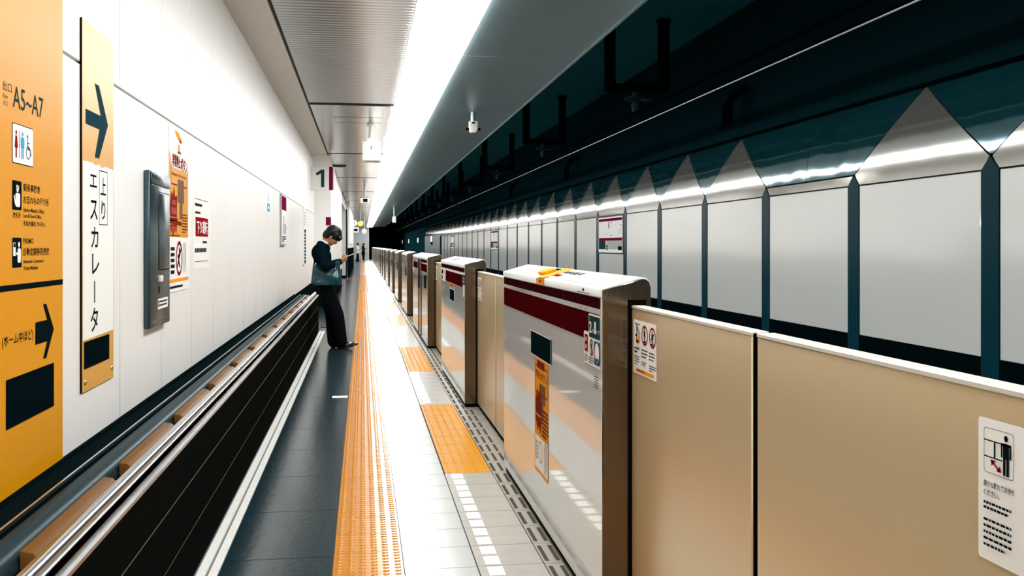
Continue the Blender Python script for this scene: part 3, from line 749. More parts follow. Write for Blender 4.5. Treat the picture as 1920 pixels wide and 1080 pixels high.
MB().prism(rect(U(3.285), V(.832), U(3.765), V(.985)), 0, .002).build('cover_sheet', 'cover_black', s, T(0, 0, t_+.0003))
# arrow and escalator sign
s = board('escalator_sign', 'narrow yellow sign with big grey arrow and white escalator paper', 'sign', SX, 4.150, 4.661, .819, 2.30, .006, 'sign_yellow2')
t_ = .006; U = lambda yw_: yw_ - 4.150; V = lambda z: z - .819
MB().box(0, .006, 0, 1.481, .0, .0072).build('side_trim', 'warm_brown', s)
A1 = pr(s, t_)
flat('arrow', [[(U(4.207), V(1.888)), (U(4.42), V(1.888)), (U(4.345), V(1.765)), (U(4.413), V(1.765)), (U(4.562), V(1.922)), (U(4.413), V(2.071)), (U(4.345), V(2.071)), (U(4.44), V(1.948)), (U(4.207), V(1.948))]], 'ink_teal', s, A1)
rp = random.Random(3)
top_edge = [(U(4.650) - (4.650-4.165)*i/14, V(1.737) + rp.uniform(-.006, .006)) for i in range(15)]
paper = [(U(4.165), V(1.024)), (U(4.650), V(1.030))] + top_edge
MB().prism(paper, 0, .001).build('paper_sheet', 'paper', s, T(0, 0, t_+.0003))
A2 = T(0, 0, t_+.0020)
chars = [('エ', 4.264, 4.372, 1.640, 1.692), ('ス', 4.270, 4.382, 1.506, 1.588), ('カ', 4.284, 4.396, 1.392, 1.478), ('レ', 4.298, 4.410, 1.283, 1.368), ('タ', 4.276, 4.392, 1.048, 1.146)]
for ch, a, c, z0, z1 in chars: text('paper_text', ch, uv(a, z0, c, z1), 'ink_black', s, A2, .012)
flat('paper_text', [rect(U(4.330), V(1.166), U(4.345), V(1.256))], 'ink_black', s, A2)
flat('text_frame', frame(U(4.410), V(1.488), U(4.548), V(1.718), .004), 'ink_black', s, A2)
text('paper_text', '上', uv(4.432, 1.615, 4.520, 1.690), 'ink_black', s, A2, .012); text('paper_text', 'り', uv(4.445, 1.510, 4.512, 1.590), 'ink_black', s, A2, .012)
MB().prism(rect(U(4.184), V(.910), U(4.575), V(1.017)), 0, .0014).build('cover_sheet', 'cover_black', s, T(0, 0, t_+.0016))
bm_ = MB()
for a, z in ((4.20, .855), (4.63, .862)): bm_.ball((U(a), V(z), t_), (.011, .011, .006), 10, 6)
bm_.build('screw', 'stainless', s, smooth=True)

# steel intercom box
ib = tag(empty('intercom_box', (SX, 5.307, .975)), 'tall dark steel call box mounted on the white wall', 'call box')
MB().box(0, .032, 0, .530, 0, .812).build('case', 'box_steel', ib, bevel=.008)
R0 = T(.0325, 0, 0) @ R_LEFT
MB().box(.028, .038, .012, .518, .745, .800).build('hood', 'box_steel', ib, bevel=.004)
flat('edge_line', [rect(.03, .738, .50, .742), rect(.03, .030, .50, .035)], 'stainless', ib, R0)
MB().box(.030, .0355, .215, .500, .30, .705).build('door', 'box_steel', ib, bevel=.003)
flat('door_gap', frame(.205, .295, .508, .712, .004), 'ink_black', ib, R0)
MB().box(.032, .045, .205, .275, .235, .268).build('latch', 'plastic_white', ib, bevel=.003)
flat('key_slot', [rect(.21, .175, .24, .21)], 'ink_black', ib, R0)
flat('instruction_label', [rrect(.19, .09, .46, .145, .006)], 'paper', ib, T(.0331, 0, 0) @ R_LEFT)
flat('label_print', lines(.23, .10, .44, .138, 2, 61, .5), 'ink_black', ib, T(.0337, 0, 0) @ R_LEFT); flat('label_mark', [rect(.20, .10, .222, .137)], 'ink_red', ib, T(.0337, 0, 0) @ R_LEFT)

# emergency button poster
s = board('emergency_poster', 'orange emergency stop button poster behind the steel call box', 'poster', SX, 5.965, 6.640, 1.130, 2.108, .003, 'paper')
U = lambda yw_: yw_ - 5.965; V = lambda z: z - 1.130; t_ = .003
P0_, P1_, P2_ = pr(s, t_), pr(s, t_, 1), pr(s, t_, 2)
flat('poster_field', [[(.0, V(1.452)), (.63, V(1.452)), (.63, V(1.90)), (.58, V(1.86)), (.10, V(1.86)), (.04, V(1.93)), (0, V(1.95))]], 'sign_yellow', s, P0_)
flat('poster_top_art', [[(.17, V(2.085)), (.30, V(2.082)), (.40, V(2.05)), (.40, V(2.025)), (.30, V(2.035)), (.22, V(2.055))], [(.28, V(1.955)), (.36, V(1.955)), (.34, V(2.01)), (.29, V(2.01))]], 'ink_orange', s, P0_)
flat('poster_top_art', [[(.30, V(2.045)), (.40, V(2.035)), (.40, V(2.022)), (.34, V(2.024))], rect(.27, V(1.955), .38, V(1.967))], 'ink_brown', s, P1_)
text('poster_title', '非常停止', (.10, V(1.865), .36, V(1.945)), 'ink_brown', s, P1_, .03); text('poster_title', 'ボタン', (.37, V(1.855), .60, V(1.94)), 'ink_brown', s, P1_, .03)
text('poster_text', 'Emergency Train Stop Button', (.08, V(1.808), .56, V(1.834)), 'ink_brown', s, P1_, .02)
flat('poster_frame', [rect(.06, V(1.758), .26, V(1.766)), rect(.48, V(1.758), .58, V(1.766)), rect(.055, V(1.76), .063, V(1.87)), rect(.575, V(1.76), .583, V(1.85))], 'ink_brown', s, P1_)
flat('poster_art', [rect(.27, V(1.66), .48, V(1.80)), rect(.33, V(1.56), .43, V(1.66))], 'warm_brown', s, P1_)
flat('poster_art', [[(.02, V(1.65)), (.07, V(1.72)), (.11, V(1.69)), (.15, V(1.755)), (.18, V(1.69)), (.25, V(1.70)), (.24, V(1.64)), (.24, V(1.57)), (.02, V(1.57))],
                    rect(0, V(1.545), .26, V(1.565)), [(.0, V(1.555)), (.40, V(1.545)), (.40, V(1.52)), (0, V(1.53))], [(.03, V(1.525)), (.24, V(1.525)), (.22, V(1.47)), (.17, V(1.50)), (.12, V(1.455)), (.08, V(1.50)), (.05, V(1.47))]], 'ink_brown', s, P2_)
flat('poster_art', [rect(.08, V(1.64), .20, V(1.67)), rect(.06, V(1.585), .22, V(1.625)), rect(.06, V(1.49), .20, V(1.515))], 'ink_rose', s, T(0, 0, t_+.0026))
flat('poster_small_print', lines(.42, V(1.475), .61, V(1.60), 7, 71, .5), 'ink_brown', s, P1_); flat('poster_base_line', lines(.03, V(1.454), .60, V(1.468), 1, 72, .5), 'ink_brown', s, P1_)
flat('poster_lower', [rect(0, V(1.185), .64, V(1.205))], 'ink_orange', s, P0_)
flat('poster_ring', ring(.32, V(1.325), .105, .022, 28), 'ink_red', s, P1_)
flat('poster_ring_figure', [stroke(.25, V(1.27), .39, V(1.39), .018), disc(.33, V(1.375), .018, 10), stroke(.33, V(1.36), .30, V(1.31), .03), stroke(.30, V(1.31), .35, V(1.27), .022), stroke(.27, V(1.34), .31, V(1.335), .02)], 'ink_black', s, P1_)
flat('poster_small_print', lines(.05, V(1.23), .17, V(1.40), 5, 73, .6), 'ink_black', s, P1_); flat('poster_footer_print', lines(.02, V(1.145), .60, V(1.17), 1, 75, .55), 'ink_black', s, P1_)
flat('poster_columns', [rect(x, V(1.24), x+.012, V(1.42)) for x in (.46, .50, .54)], 'ink_grey', s, P1_)
# escalator notice
s = board('escalator_notice', 'white notice sheet with a red box right of the orange poster', 'notice', SX, 6.815, 7.500, 1.245, 1.736, .002, 'paper')
U = lambda yw_: yw_ - 6.815; V = lambda z: z - 1.245; P0_, P1_ = pr(s, .002), pr(s, .002, 1)
flat('notice_rule', [rect(.05, V(1.712), .63, V(1.717)), rect(.05, V(1.292), .63, V(1.297))], 'ink_rose', s, P0_)
flat('notice_box', [rect(U(6.890), V(1.464), U(7.436), V(1.594))], 'ink_red', s, P0_)
text('notice_text', '下り運転', (U(6.94), V(1.482), U(7.40), V(1.572)), 'paper', s, P1_, .02)
flat('notice_print', lines(.06, V(1.665), .45, V(1.688), 1, 81, .8) + lines(.06, V(1.612), .45, V(1.636), 1, 82, .6) + lines(.38, V(1.415), .62, V(1.437), 1, 83, .7) + lines(.05, V(1.352), .62, V(1.388), 1, 84, .8), 'ink_black', s, P0_)
# blue sticker
s = board('blue_sticker', 'small pale and blue sticker high on the white wall', 'sticker', SX, 11.95, 12.28, 1.805, 2.035, .0015, 'paper')
flat('sticker_field', [rect(0, 0, .33, .095)], 'ink_blue', s, pr(s, .0015)); flat('sticker_print', lines(.05, .12, .28, .21, 3, 91, .5), 'ink_grey', s, pr(s, .0015)); flat('sticker_mark', [rect(.08, .03, .25, .06)], 'paper', s, pr(s, .0015, 1))
# information boards seen edge-on
s = board('information_board', 'grey framed information board past the blue sticker', 'sign', SX, 13.75, 14.59, 1.410, 2.105, .025, 'ink_grey')
flat('board_face', [rect(.02, .02, .82, .675)], 'paper', s, pr(s, .025)); flat('board_band', [rect(.03, .48, .81, .67)], 'purple', s, pr(s, .025, 1))
flat('board_print', [rect(.30, .31, .40, .40), rect(.22, .16, .32, .30), rect(.50, .15, .66, .30)] + lines(.1, .04, .74, .13, 3, 95), 'ink_teal', s, pr(s, .025, 1))
s = board('small_wall_notice', 'small pale notice right beside the grey framed board', 'notice', SX, 14.66, 15.25, 1.60, 1.70, .002, 'paper')
flat('notice_print', lines(.05, .02, .52, .08, 2, 97), 'ink_grey', s, pr(s, .002))
s = board('timetable_board', 'narrow dark timetable board on the white wall behind the person', 'sign', SX, 19.01, 19.60, 1.050, 2.110, .025, 'paper')
flat('board_face', [rect(.04, .02, .55, .66)], 'ink_teal', s, pr(s, .025)); flat('board_print', lines(.08, .72, .5, 1.0, 5, 99) , 'ink_grey', s, pr(s, .025)); flat('board_print', lines(.08, .06, .5, .62, 9, 98, .3), 'paper', s, pr(s, .025, 1))
# flag sign "1" hung out from the wall
fs = tag(empty('platform_number_sign', (-.868, 22.0, 2.852)), 'white platform number sign 1 with maroon stripe near the ceiling', 'sign')
MB().box(-.232, .268, -.03, .03, -.250, .252).build('sign_box', 'plastic_white', fs, bevel=.004, seg=1)
FR = T(0, -.0312, 0) @ R_FRONT
flat('numeral', [[(-.020, -.188), (.050, -.188), (.050, .192), (-.012, .192), (-.135, .110), (-.108, .060), (-.020, .112)]], 'ink_teal', fs, FR)
flat('stripe', [rect(.150, -.250, .236, .252)], 'purple', fs, FR)
MB().box(-.2, .2, -.012, .012, .252, .498).build('hanger', 'plastic_white', fs)
s = board('purple_wall_notice', 'purple square notice on the white wall block behind the head', 'notice', -.806, 23.488, 24, 1.874, 2.065, .01, 'plastic_white', R=R_FRONT)
bpy.data.objects.remove(s)
s = MB().box(0, .12, 0, .19, 0, .008).build('purple_wall_notice', 'purple', None, T(-.84, 23.499, 1.874) @ R_FRONT)
tag(s, 'purple square notice on the white wall block behind the head', 'notice')
flat('notice_border', [rect(-.008, 0, -.002, .19)], 'paper', s, T(0, 0, .004))

# station name boards on the tunnel wall
for n_, k in enumerate(SIGN_IDX):
    yc = P0 + PP*(k+.5); h = HP - PH
    s = MB().box(0, 2*h, 0, .66, 0, .03).build('station_name_board', 'post_teal', None, T(RX+.02, yc + h, 1.265) @ R_GATE)
    tag(s, '%s white and maroon station name board on the tunnel wall' % ('nearest', 'second', 'third')[n_], 'sign', 'station name boards across the track')
    t_ = .03
    flat('board_border', frame(.015, .018, 2*h-.015, .642, .018), 'paper', s, pr(s, t_))
    flat('board_face', [rect(.033, .036, 2*h-.033, .624)], 'paper', s, pr(s, t_))
    flat('board_band', [rect(.033, .570, 2*h-.033, .618), rect(.033, .228, 2*h-.033, .276)], 'purple', s, pr(s, t_, 1))
    flat('advert_panel', [rect(.033, .076, .55, .228)], 'ink_teal', s, pr(s, t_, 1)); flat('advert_panel', [rect(.72, .076, 2*h-.033, .228)], 'ink_grey', s, pr(s, t_, 1))
    flat('advert_figure', [rect(.62, .17, .72, .228)], 'ink_orange', s, pr(s, t_, 2)); flat('advert_figure', [rect(.60, .06, .70, .16), rrect(1.42, .06, 1.68, .13, .03)], 'ink_black', s, pr(s, t_, 2))
    flat('name_print', [rect(.74+.0, .53-.028*i, .80, .553-.028*i) for i in range(4)] + [rect(.92, .535, .98, .555), rect(1.58, .475, 1.64, .495), rect(.58, .34, .63, .355), rect(.9, .315, 1.0, .325)], 'ink_black', s, pr(s, t_, 1))
    flat('name_small_print', lines(.92, .44, .96, .52, 4, 101+n_) + lines(1.44, .34, 1.62, .42, 4, 105+n_, .3), 'ink_grey', s, pr(s, t_, 1))
for j, yy in enumerate((63.0, 78.7, 94.3, 109.9)):
    s = MB().box(-.75, .75, -.22, .36, 0, .03).build('lit_wall_sign', 'post_teal', None, T(RX-.001, yy, 1.68) @ R_GATE)
    tag(s, '%s small bright sign on the dark far tunnel wall' % ORD[j], 'sign', 'bright signs far down the tunnel')
    flat('sign_face', [rect(-.70, -.02, .70, .34)], 'backlit', s, T(0, 0, .031)); flat('sign_lower', [rect(-.70, -.20, .70, -.03)], 'ink_black', s, T(0, 0, .031))

# ================================================================== CEILING EQUIPMENT
cb = tag(empty('hanging_speaker_box', (.137, 16.2, CZ)), 'white boxy unit hanging on a stem under the near ceiling panel', 'ceiling unit')
MB().tube([(0, 0, 0), (0, 0, -.03)], .075, 20).build('mount_disc', 'plastic_white', cb, smooth=True)
MB().tube([(0, 0, -.02), (0, 0, -.24)], .040, 16).build('stem', 'plastic_white', cb, smooth=True)
MB().box(-.085, .095, -.10, .10, -.285, -.235).build('collar', 'plastic_white', cb, bevel=.012)
MB().box(-.145, .145, -.12, .28, -.595, -.285).build('housing', 'plastic_white', cb, bevel=.01)
MB().box(-.012, .012, -.126, -.12, -.42, -.36).build('lock', 'plastic_grey', cb); MB().box(-.10, .10, -.08, .2, -.600, -.595).build('base_plate', 'plaster', cb)
cc = tag(empty('ceiling_camera', (.06, 33, CZ)), 'grey camera unit hanging further along the ceiling panels', 'camera')
MB().tube([(0, 0, 0), (0, 0, -.36)], .03, 12).build('stem', 'plastic_grey', cc, smooth=True)
MB().box(-.14, .14, -.14, .2, -.40, -.34).build('bracket', 'plastic_grey', cc, bevel=.01)
MB().box(-.13, .15, -.16, .2, -.56, -.40).build('housing', 'plastic_white', cc, bevel=.01); flat('lens_window', [rect(-.05, -.53, .10, -.42)], 'ink_black', cc, T(0, -.1612, 0) @ R_FRONT)
dv = MB().tube([(0, 0, 0), (0, 0, -.03)], [.17, .15], 24).build('ceiling_vent', 'ink_teal', None, T(-.56, 24.7, CZ), smooth=True); tag(dv, 'dark round vent disc on the ceiling next to the number sign', 'vent')
sn = tag(empty('ceiling_sensor', (1.58, 14.42, CZ)), 'small cream sensor hanging from the soffit right of the light strip', 'sensor')
MB().box(-.055, .055, -.05, .05, -.012, 0).build('base', 'plastic_grey', sn, bevel=.003); MB().tube([(0, 0, -.01), (0, 0, -.15)], .034, 14).build('stem', 'soffit_metal', sn, smooth=True)
MB().prism([(-.060, -.15), (-.060, -.275), (-.035, -.315), (.035, -.315), (.060, -.275), (.060, -.15)][::-1], -.05, .05, 'y').build('housing', 'plastic_white', sn, bevel=.006)
MB().tube([(-.105, 0, -.262), (.105, 0, -.262)], .018, 10).build('side_lugs', 'rubber', sn, smooth=True)
flat('lens', [rect(-.022, -.19, .022, -.165)], 'ink_black', sn, T(0, -.0512, 0) @ R_FRONT)
s2_ = tag(empty('ceiling_sensor', (1.55, 50, CZ)), 'far tiny white sensor under the soffit near the tunnel mouth', 'sensor')
MB().tube([(0, 0, 0), (0, 0, -.5)], .04, 12).build('stem', 'soffit_metal', s2_, smooth=True); MB().box(-.09, .09, -.08, .08, -.8, -.5).build('housing', 'plastic_white', s2_, bevel=.02)
al = tag(empty('amber_lamp', (-.11, 50, CZ-.001)), 'round amber warning lamp hanging from the far ceiling', 'lamp')
MB().tube([(0, 0, 0), (0, 0, -.72)], .025, 10).build('stem', 'plastic_grey', al, smooth=True); MB().tube([(0, -.06, -.86), (0, .10, -.86)], [.13, .16], 20).build('housing', 'plastic_grey', al, smooth=True); MB().tube([(0, -.09, -.86), (0, -.06, -.86)], [.11, .125], 20).build('lens', 'amber_lamp', al, smooth=True)
ck = tag(empty('platform_clock', (-.42, 52, CZ)), 'round white clock hanging by the far left wall', 'clock')
MB().tube([(0, 0, 0), (0, 0, -.55)], .02, 10).build('stem', 'plastic_grey', ck, smooth=True); MB().tube([(0, -.05, -.78), (0, .05, -.78)], .15, 24).build('face', 'plastic_white', ck, smooth=True); flat('hands', [stroke(0, -.78, 0, -.68, .02), stroke(0, -.78, .01, -.87, .02)], 'ink_black', ck, T(0, -.052, 0) @ R_FRONT)
mo = tag(empty('ceiling_monitor', (-.40, 58, CZ)), 'small dark screen monitor hanging below the far clock', 'monitor')
MB().tube([(0, 0, 0), (0, 0, -.9)], .02, 8).build('stem', 'plastic_grey', mo); MB().box(-.18, .18, -.1, .1, -1.2, -.9).build('housing', 'plastic_white', mo, bevel=.02); flat('screen', [rect(-.10, -1.12, .12, -.97)], 'ink_black', mo, T(0, -.102, 0) @ R_FRONT)
hs = tag(empty('ceiling_speaker', (.10, 62, CZ)), 'small white horn speaker hanging at the far end of the light strip', 'speaker')
MB().tube([(0, 0, 0), (0, 0, -.9)], .025, 8).build('stem', 'plastic_grey', hs); MB().tube([(0, -.15, -1.05), (0, .15, -.98)], [.16, .07], 16).build('horn', 'plastic_white', hs, smooth=True)
s = MB().box(0, .05, 0, .05, 0, .01).build('end_wall_fitting', 'ink_teal', None, T(.34, Y_END-.001, 2.22) @ R_FRONT); tag(s, 'tiny dark fitting on the grey end wall', 'fitting')
# wall board on the far left wall
s = board('far_notice_board', 'white notice board on the far wall above the dark dado', 'sign', -.60+.001, 47, 58, 1.5, 2.6, .02, 'paper')
flat('board_print', [rect(2, .5, 3, .8), rect(5.5, .35, 6.5, .75), rect(2.2, .2, 3, .3)], 'ink_grey', s, pr(s, .02))
# floor plate
fpz = MB().box(-.070, .070, -.055, .055, 0, .002).build('floor_plate', 'paper', None, T(-.208, 9.43, 0)); tag(fpz, 'small white marker plate on the dark floor tiles', 'floor marker')
flat('plate_print', [rect(-.04, -.02, -.01, .02), rect(.0, -.02, .04, .015)], 'ink_grey', fpz, T(0, 0, .0026))

# ---- overhead conductor rail and its hanger frames
cr = tag(empty('overhead_conductor_rail', (3.40, 40, 2.99)), 'long dark overhead conductor rail with bright contact wire above the track', 'rail')
MB().prism([(-.07, .08), (-.063, .06), (-.022, .045), (-.028, -.055), (.028, -.055), (.022, .045), (.063, .06), (.07, .08)], Y_BACK-40, 90, 'y').build('rail', 'rail_alu', cr)
MB().tube([(0, Y_BACK-40, -.068), (0, 90, -.068)], .010, 8).build('contact_wire', 'wire_bright', cr, smooth=True)
vis = 0
for k in range(0, 12):
    yy = 12.2 + 6.49*k
    o = tag(empty('hanger_frame', (3.40, yy, 3.35)), ('%s dark U shaped hanger frame above the conductor rail' % ORD[k]), 'hanger', 'hanger frames of the conductor rail')
    for sx in (-1, 1): MB().box(sx*.347-.06, sx*.347+.06, -.06, .06, .02, .90).build('leg', 'rail_alu', o, bevel=.006, seg=1)
    MB().box(-.407, .407, -.06, .06, -.025, .075).build('crossbar', 'rail_alu', o, bevel=.006, seg=1)
    MB().tube([(.0, 0, -.025), (.0, 0, -.075), (.0, 0, -.09), (.0, 0, -.125), (.0, 0, -.14), (.0, 0, -.19), (0, 0, -.278)], [.06, .06, .15, .16, .06, .075, .05], 16).build('insulator', 'insulator_dark', o, smooth=True)
    for sx in (-1, 1): MB().tube([(sx*.347, 0, .86), (sx*.347, 0, .895)], .09, 12).build('foot', 'rail_alu', o, smooth=True)
for k, yy in enumerate((11.2, 20.6, 28.6)):
    o = tag(MB().tube([(0, 0, .30), (-.10, 0, .26), (-.20, .05, .14), (-.21, .06, -.14)], .045, 8).tube([(0, .15, .30), (-.12, .15, .24), (-.20, .18, .10), (-.21, .18, -.14)], .035, 8).build('cable_bracket', 'rail_alu', None, T(RX+.150, yy, 2.95), smooth=True), '%s dark cable bracket above the pointed wall pieces' % ORD[k], 'bracket', 'cable brackets on the tunnel wall')

# ================================================================== PEOPLE
def remesh(name, b, m, vox, parent=None, mx=None, smooth=4):
    me = bpy.data.meshes.new(name); me.from_pydata(b.v, [], b.f)
    o = bpy.data.objects.new('tmp', me); COL.objects.link(o)
    md = o.modifiers.new('r', 'REMESH'); md.mode = 'VOXEL'; md.voxel_size = vox
    ms = o.modifiers.new('s', 'SMOOTH'); ms.iterations = smooth; ms.factor = .5
    dg = bpy.context.evaluated_depsgraph_get()
    me2 = bpy.data.meshes.new_from_object(o.evaluated_get(dg)); me2.name = name
    bpy.data.objects.remove(o); bpy.data.meshes.remove(me)
    me2.shade_smooth(); me2.materials.clear()
    return obj(name, me2, m, parent, mx)
def limb(b, pts, rs, n=14, sub=5):
    """tapered limb through joints"""
    P_ = []; R_ = []
    for i in range(len(pts)-1):
        for k in range(sub):
            t = k/sub; P_.append(Vector(pts[i]).lerp(Vector(pts[i+1]), t)); R_.append(rs[i]*(1-t) + rs[i+1]*t)
    P_.append(Vector(pts[-1])); R_.append(rs[-1])
    b.tube(P_, R_, n)
    for p, r in zip(pts, rs): b.ball(p, r, 14, 8)
def hand(b, wrist, direction, palm_n, size=1.0, curl=.9):
    d = Vector(direction).normalized(); n = Vector(palm_n).normalized(); s_ = d.cross(n).normalized(); wr_ = Vector(wrist)
    b.ball(wr_ + d*.045*size, (.048*size, .040*size, .018*size), 14, 8, Matrix((d, s_, n)).transposed())
    for i, (o_, l) in enumerate(((-.030, .062), (-.010, .072), (.010, .066), (.029, .052))):
        p0 = wr_ + d*.075*size + s_*o_*size
        d1 = (d*math.cos(.45*curl) + n*math.sin(.45*curl)); d2 = (d*math.cos(1.2*curl) + n*math.sin(1.2*curl)); d3 = (d*math.cos(1.9*curl) + n*math.sin(1.9*curl))
        p1 = p0 + d1*l*.48*size; p2 = p1 + d2*l*.32*size; p3 = p2 + d3*l*.25*size
        limb(b, [p0 - d*.02*size, p0, p1, p2, p3], [.009*size, .0092*size, .0085*size, .008*size, .007*size], 8, 2)
    p0 = wr_ + d*.025*size - s_*.030*size
    p1 = p0 - s_*.022*size + d*.028*size + n*.012*size; p2 = p1 + d*.030*size + n*.012*size
    limb(b, [p0, p1, p2], [.013*size, .0105*size, .0085*size], 8, 3)

def head_axes(pitch):
    up = Vector((math.sin(pitch), 0, math.cos(pitch))); fw = Vector((math.cos(pitch), 0, -math.sin(pitch))); return fw, up
def person(loc, rotz, J, label, upper, lower, vox, detail=True, coat_len=None, pitch=.85, upper2=None):
    """J: joint table in local metres; the figure faces +X"""
    body = MB(); fw, up = head_axes(pitch); C = Vector(J['head']); Rm = Matrix((fw, Vector((0, 1, 0)), up)).transposed()
    body.ball(C, (.094, .074, .112), 20, 14, Rm)
    body.ball(C + fw*.035 - up*.055, (.060, .058, .062), 16, 10, Rm)      # jaw
    body.ball(C + fw*.070 - up*.098, (.024, .026, .020), 12, 8, Rm)       # chin
    body.ball(C + fw*.098 - up*.028, (.018, .013, .026), 10, 8, Rm)       # nose
    body.ball(C + fw*.108 - up*.042, (.013, .013, .011), 10, 8, Rm)
    body.ball(C + fw*.082 + up*.020, (.016, .055, .013), 10, 8, Rm)       # brow
    for sy in (-1, 1): body.ball(C - fw*.006 + Vector((0, sy*.076, 0)) - up*.020, (.018, .010, .031), 10, 8, Rm)  # ears
    limb(body, [J['neck'], C - up*.05 - fw*.02], [.058, .052])
    limb(body, [J['hip'], J['waist'], J['chest'], J['neck']], [.10, .090, .095, .055])
    for sd, sy in (('r', -1), ('l', 1)):
        sh, el, wrs = J['sh_'+sd], J['el_'+sd], J['wr_'+sd]
        limb(body, [sh, el, wrs], [.050, .040, .027])
        hand(body, wrs, J.get('hd_'+sd, (0, 0, -1)), J.get('hn_'+sd, (0, -sy, 0)), 1.0, J.get('curl', .5))
        hp, kn, an = J['hp_'+sd], J['kn_'+sd], J['an_'+sd]
        limb(body, [hp, kn, an], [.078, .056, .040]); f = J.get('ft_'+sd, 0)
        body.ball((an[0]+.06, an[1], .035), (.11, .036, .03), 12, 8)
    o = remesh('person', body, 'skin', vox, None, None, 3)
    o.location = loc; o.rotation_euler = (0, 0, rotz); tag(o, label, 'person')
    # clothes
    jk = MB()
    def tor(p, rx, ry, rz): jk.ball(p, (rx, ry, rz), 20, 12)
    a, c_, w_, h_ = Vector(J['neck']), Vector(J['chest']), Vector(J['waist']), Vector(J['hip'])
    for t in [i/10 for i in range(11)]:
        p = c_.lerp(w_, t); tor(p, .125 - .012*t, .175 - .030*t, .09)
    end = h_ if coat_len is None else Vector((h_.x, h_.y, coat_len))
    for t in [i/8 for i in range(9)]:
        p = w_.lerp(end, t); fl_ = .085 if coat_len else .020; tor(p, .115 + fl_*t, .148 + (fl_ + .005)*t, .08)
    tor(c_ + Vector((-.015, 0, .07)), .115, .175, .09); tor(c_ + Vector((-.022, 0, .035)), .125, .190, .13); tor(c_.lerp(a, .6), .098, .135, .075); tor(a + Vector((-.028, 0, -.005)), .070, .085, .045)
    for sd in 'rl':
        sh, el, wrs = Vector(J['sh_'+sd]), Vector(J['el_'+sd]), Vector(J['wr_'+sd])
        jk.ball(c_.lerp(sh, .72) + Vector((0, 0, .012)), (.095, .075, .085), 16, 10); limb(jk, [c_ + Vector((0, (sh.y-c_.y)*.5, .07)), sh, el, wrs - (wrs-el).normalized()*.015], [.085, .075, .062, .046])
    remesh('jacket', jk, upper, vox, o, None, 14)
    tr = MB()
    for sd in 'rl':
        hp, kn, an = Vector(J['hp_'+sd]), Vector(J['kn_'+sd]), Vector(J['an_'+sd])
        limb(tr, [hp, kn, an + Vector((.0, 0, .0))], [.112, .096, .080])
    tr.ball(h_, (.128, .165, .11), 20, 12); tr.ball(h_ + Vector((-.03, 0, -.04)), (.118, .155, .10), 18, 10)
    remesh('trousers', tr, lower, vox, o, None, 4)
    for sd in 'rl':
        an = Vector(J['an_'+sd]); tilt = J.get('toe_'+sd, 0)
        s_ = MB(); Rs = Matrix.Rotation(tilt, 3, 'Y'); base = Vector((an.x, an.y, 0))
        def q(v): return base + Rs @ Vector(v)
        s_.ball(q((.0, 0, .045)), (.052, .040, .050), 14, 10); s_.ball(q((.075, 0, .042)), (.085, .042, .036), 16, 10, Rs); s_.ball(q((.165, 0, .030)), (.072, .042, .027), 16, 10, Rs); s_.ball(q((.07, 0, .016)), (.12, .040, .014), 14, 8, Rs)
        remesh('shoe', s_, 'shoe', max(vox, .005), o, None, 3)
    hr = MB()
    hr.ball(C + up*.036 - fw*.020, (.118, .096, .108), 22, 14, Rm); hr.ball(C - fw*.055 - up*.022, (.074, .085, .092), 18, 12, Rm)
    hr.ball(C + fw*.058 + up*.048, (.062, .082, .055), 18, 12, Rm)
    if detail:
        for i in range(6):     # fringe ends
            yy_ = -.060 + .024*i
            limb(hr, [C + fw*.095 + up*.055 + Vector((0, yy_, 0)), C + fw*.108 + up*(.018 - .006*(i % 2)) + Vector((0, yy_, 0))], [.026, .009], 8, 3)
        for sy in (-1, 1):     # side hair in front of and behind the ear
            limb(hr, [C + fw*.030 + up*.045 + Vector((0, sy*.078, 0)), C + fw*.034 - up*.020 + Vector((0, sy*.076, 0))], [.030, .010], 8, 3)
            limb(hr, [C - fw*.050 + up*.030 + Vector((0, sy*.074, 0)), C - fw*.048 - up*.062 + Vector((0, sy*.062, 0))], [.034, .022], 8, 3)
    remesh('hair', hr, 'hair', vox, o, None, 8)
    if detail:
        col = MB(); nk = a.lerp(C, .25); dn = (C - a).normalized()
        limb(col, [a - dn*.004, a + dn*.022], [.066, .060]); remesh('shirt_collar', col, 'shirt', vox, o, None, 2)
        for sy in (-1, 1):
            MB().ball(C + fw*.080 + up*(-.006) + Vector((0, sy*.032, 0)), (.010, .014, .006), 10, 8, Rm).build('eye', 'hair', o, smooth=True)
            MB().tube([C + fw*.094 + up*.012 + Vector((0, sy*.016, 0)), C + fw*.092 + up*.017 + Vector((0, sy*.032, 0)), C + fw*.082 + up*.013 + Vector((0, sy*.048, 0))], .0035, 6).build('eyebrow', 'hair', o)
        MB().ball(C + fw*.089 - up*.070, (.010, .023, .007), 12, 8, Rm).build('mouth', 'lips', o, smooth=True)
    return o

PX, PY = -.33, 13.9
J = dict(head=(-.075, 0, 1.535), neck=(-.195, 0, 1.435), chest=(-.215, 0, 1.27), waist=(-.205, 0, 1.06), hip=(-.180, 0, .905),
         sh_r=(-.225, -.175, 1.355), el_r=(-.165, -.345, 1.125), wr_r=(.020, -.120, 1.185), sh_l=(-.215, .175, 1.355), el_l=(-.150, .235, 1.115), wr_l=(.030, .075, 1.185),
         hd_r=(.75, .35, .42), hn_r=(-.25, .75, .55), hd_l=(.75, -.35, .42), hn_l=(-.25, -.75, .55), curl=.75,
         hp_r=(-.175, -.085, .87), kn_r=(-.015, -.09, .46), an_r=(.045, -.095, .095), hp_l=(-.175, .085, .87), kn_l=(-.085, .09, .455), an_l=(-.070, .095, .09), toe_r=-.18)
p1 = person((PX, PY, 0), 0, J, 'person in dark suit leaning on the parapet rail, reading a phone', 'suit', 'trouser', .0065)
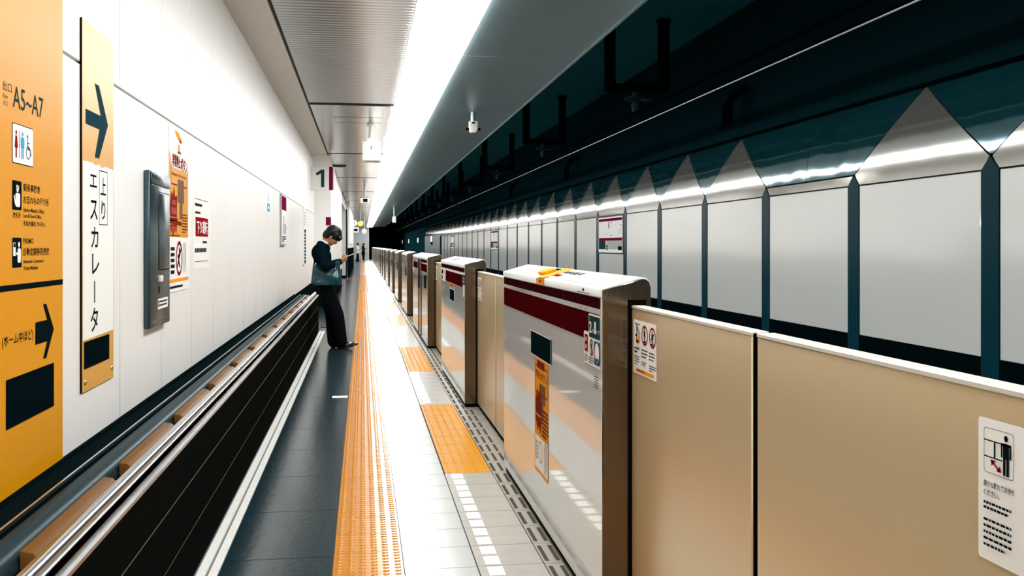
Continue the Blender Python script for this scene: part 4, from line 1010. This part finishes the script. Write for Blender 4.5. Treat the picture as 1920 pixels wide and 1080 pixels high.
# phone held in the hand
ph = MB().box(-.070, .070, -.036, .036, -.004, .004).build('mobile_phone', 'phone_case', None, T(PX+.150, PY-.03, 1.268) @ Matrix.Rotation(-.40, 4, 'Y'), bevel=.003)
tag(ph, 'white mobile phone held in the hand of the leaning person', 'phone')
flat('screen', [rect(-.062, -.032, .062, .032)], 'gate_glass', ph, T(0, 0, .0045))
# shoulder bag
bg = tag(empty('shoulder_bag', (PX-.150, PY-.238, 1.03)), 'glossy dark teal shoulder bag hanging at the side of the leaning person', 'bag')
bb = MB(); nu, nv = 28, 14
ring_v = []
for j in range(nv+1):
    t = j/nv; zz = -.155 + .325*t
    hw = .208 - .035*t - .03*max(0, .12-t)/.12; th = .046*(1 - .62*t**1.6)*(.72 + .28*min(1, t/.12))
    for i in range(nu):
        a = 2*PI*i/nu; cx, sx = math.cos(a), math.sin(a)
        ex = math.copysign(abs(cx)**.45, cx)*hw; ey = math.copysign(abs(sx)**.55, sx)*th
        sag = -.075*(1-((ex+.05)/hw)**2)*t**2 - .16*(ex+.1)*t**2 + .010*math.sin(11*ex + 5*t)*t
        bb.v.append((ex, ey + .010*math.sin(14*ex + 9*t), zz + sag))
for j in range(nv):
    for i in range(nu): a = j*nu+i; c = j*nu+(i+1) % nu; bb.f.append((a, c, c+nu, a+nu))
bb.f.append(tuple(range(nu))[::-1]); bb.f.append(tuple(nv*nu+i for i in range(nu)))
bb.build('bag_body', 'leather', bg, smooth=True)
hx, hy, hz = -.245+.150, -.150+.238, 1.425-1.03
for yo in (-.014, .014):
    MB().tube([(-.135, yo, .135), (-.118, yo-.01, .24), (-.105, yo+.02, .33), (hx-.01, hy-.030, hz-.010), (hx+.005, hy, hz-.006), (hx+.03, yo+.07, .33), (.02, yo+.02, .22), (.120, yo, .060)], .0075, 8).build('strap', 'suit', bg, smooth=True)
for xx, zz in ((-.135, .120), (.120, .055)): MB().tube([(xx, -.030, zz), (xx, -.030, zz+.022)], .012, 10).build('strap_ring', 'stainless', bg, smooth=True)

JS = dict(head=(.03, 0, 1.53), neck=(0, 0, 1.40), chest=(-.01, 0, 1.24), waist=(0, 0, 1.04), hip=(0, 0, .90),
          sh_r=(0, -.17, 1.33), el_r=(.05, -.22, 1.08), wr_r=(.22, -.12, 1.12), sh_l=(0, .17, 1.33), el_l=(.05, .22, 1.08), wr_l=(.22, .10, 1.12), hd_r=(1, 0, .2), hd_l=(1, 0, .2), curl=.6,
          hp_r=(0, -.085, .87), kn_r=(.06, -.09, .46), an_r=(.10, -.095, .09), hp_l=(0, .085, .87), kn_l=(-.02, .09, .46), an_l=(-.12, .095, .09))
person((-.46, 92, 0), -.3, JS, 'far person in a pale coat and dark trousers walking by the wall', 'cream_coat', 'trouser', .016, detail=False, pitch=.3, coat_len=.75)
J2 = dict(JS); J2.update(an_r=(.05, -.095, .09), an_l=(-.02, .095, .09))
person((.06, 98, 0), -.1, J2, 'far person in a long dark coat standing beside the last gates', 'suit', 'trouser', .016, detail=False, pitch=.35, coat_len=.60)
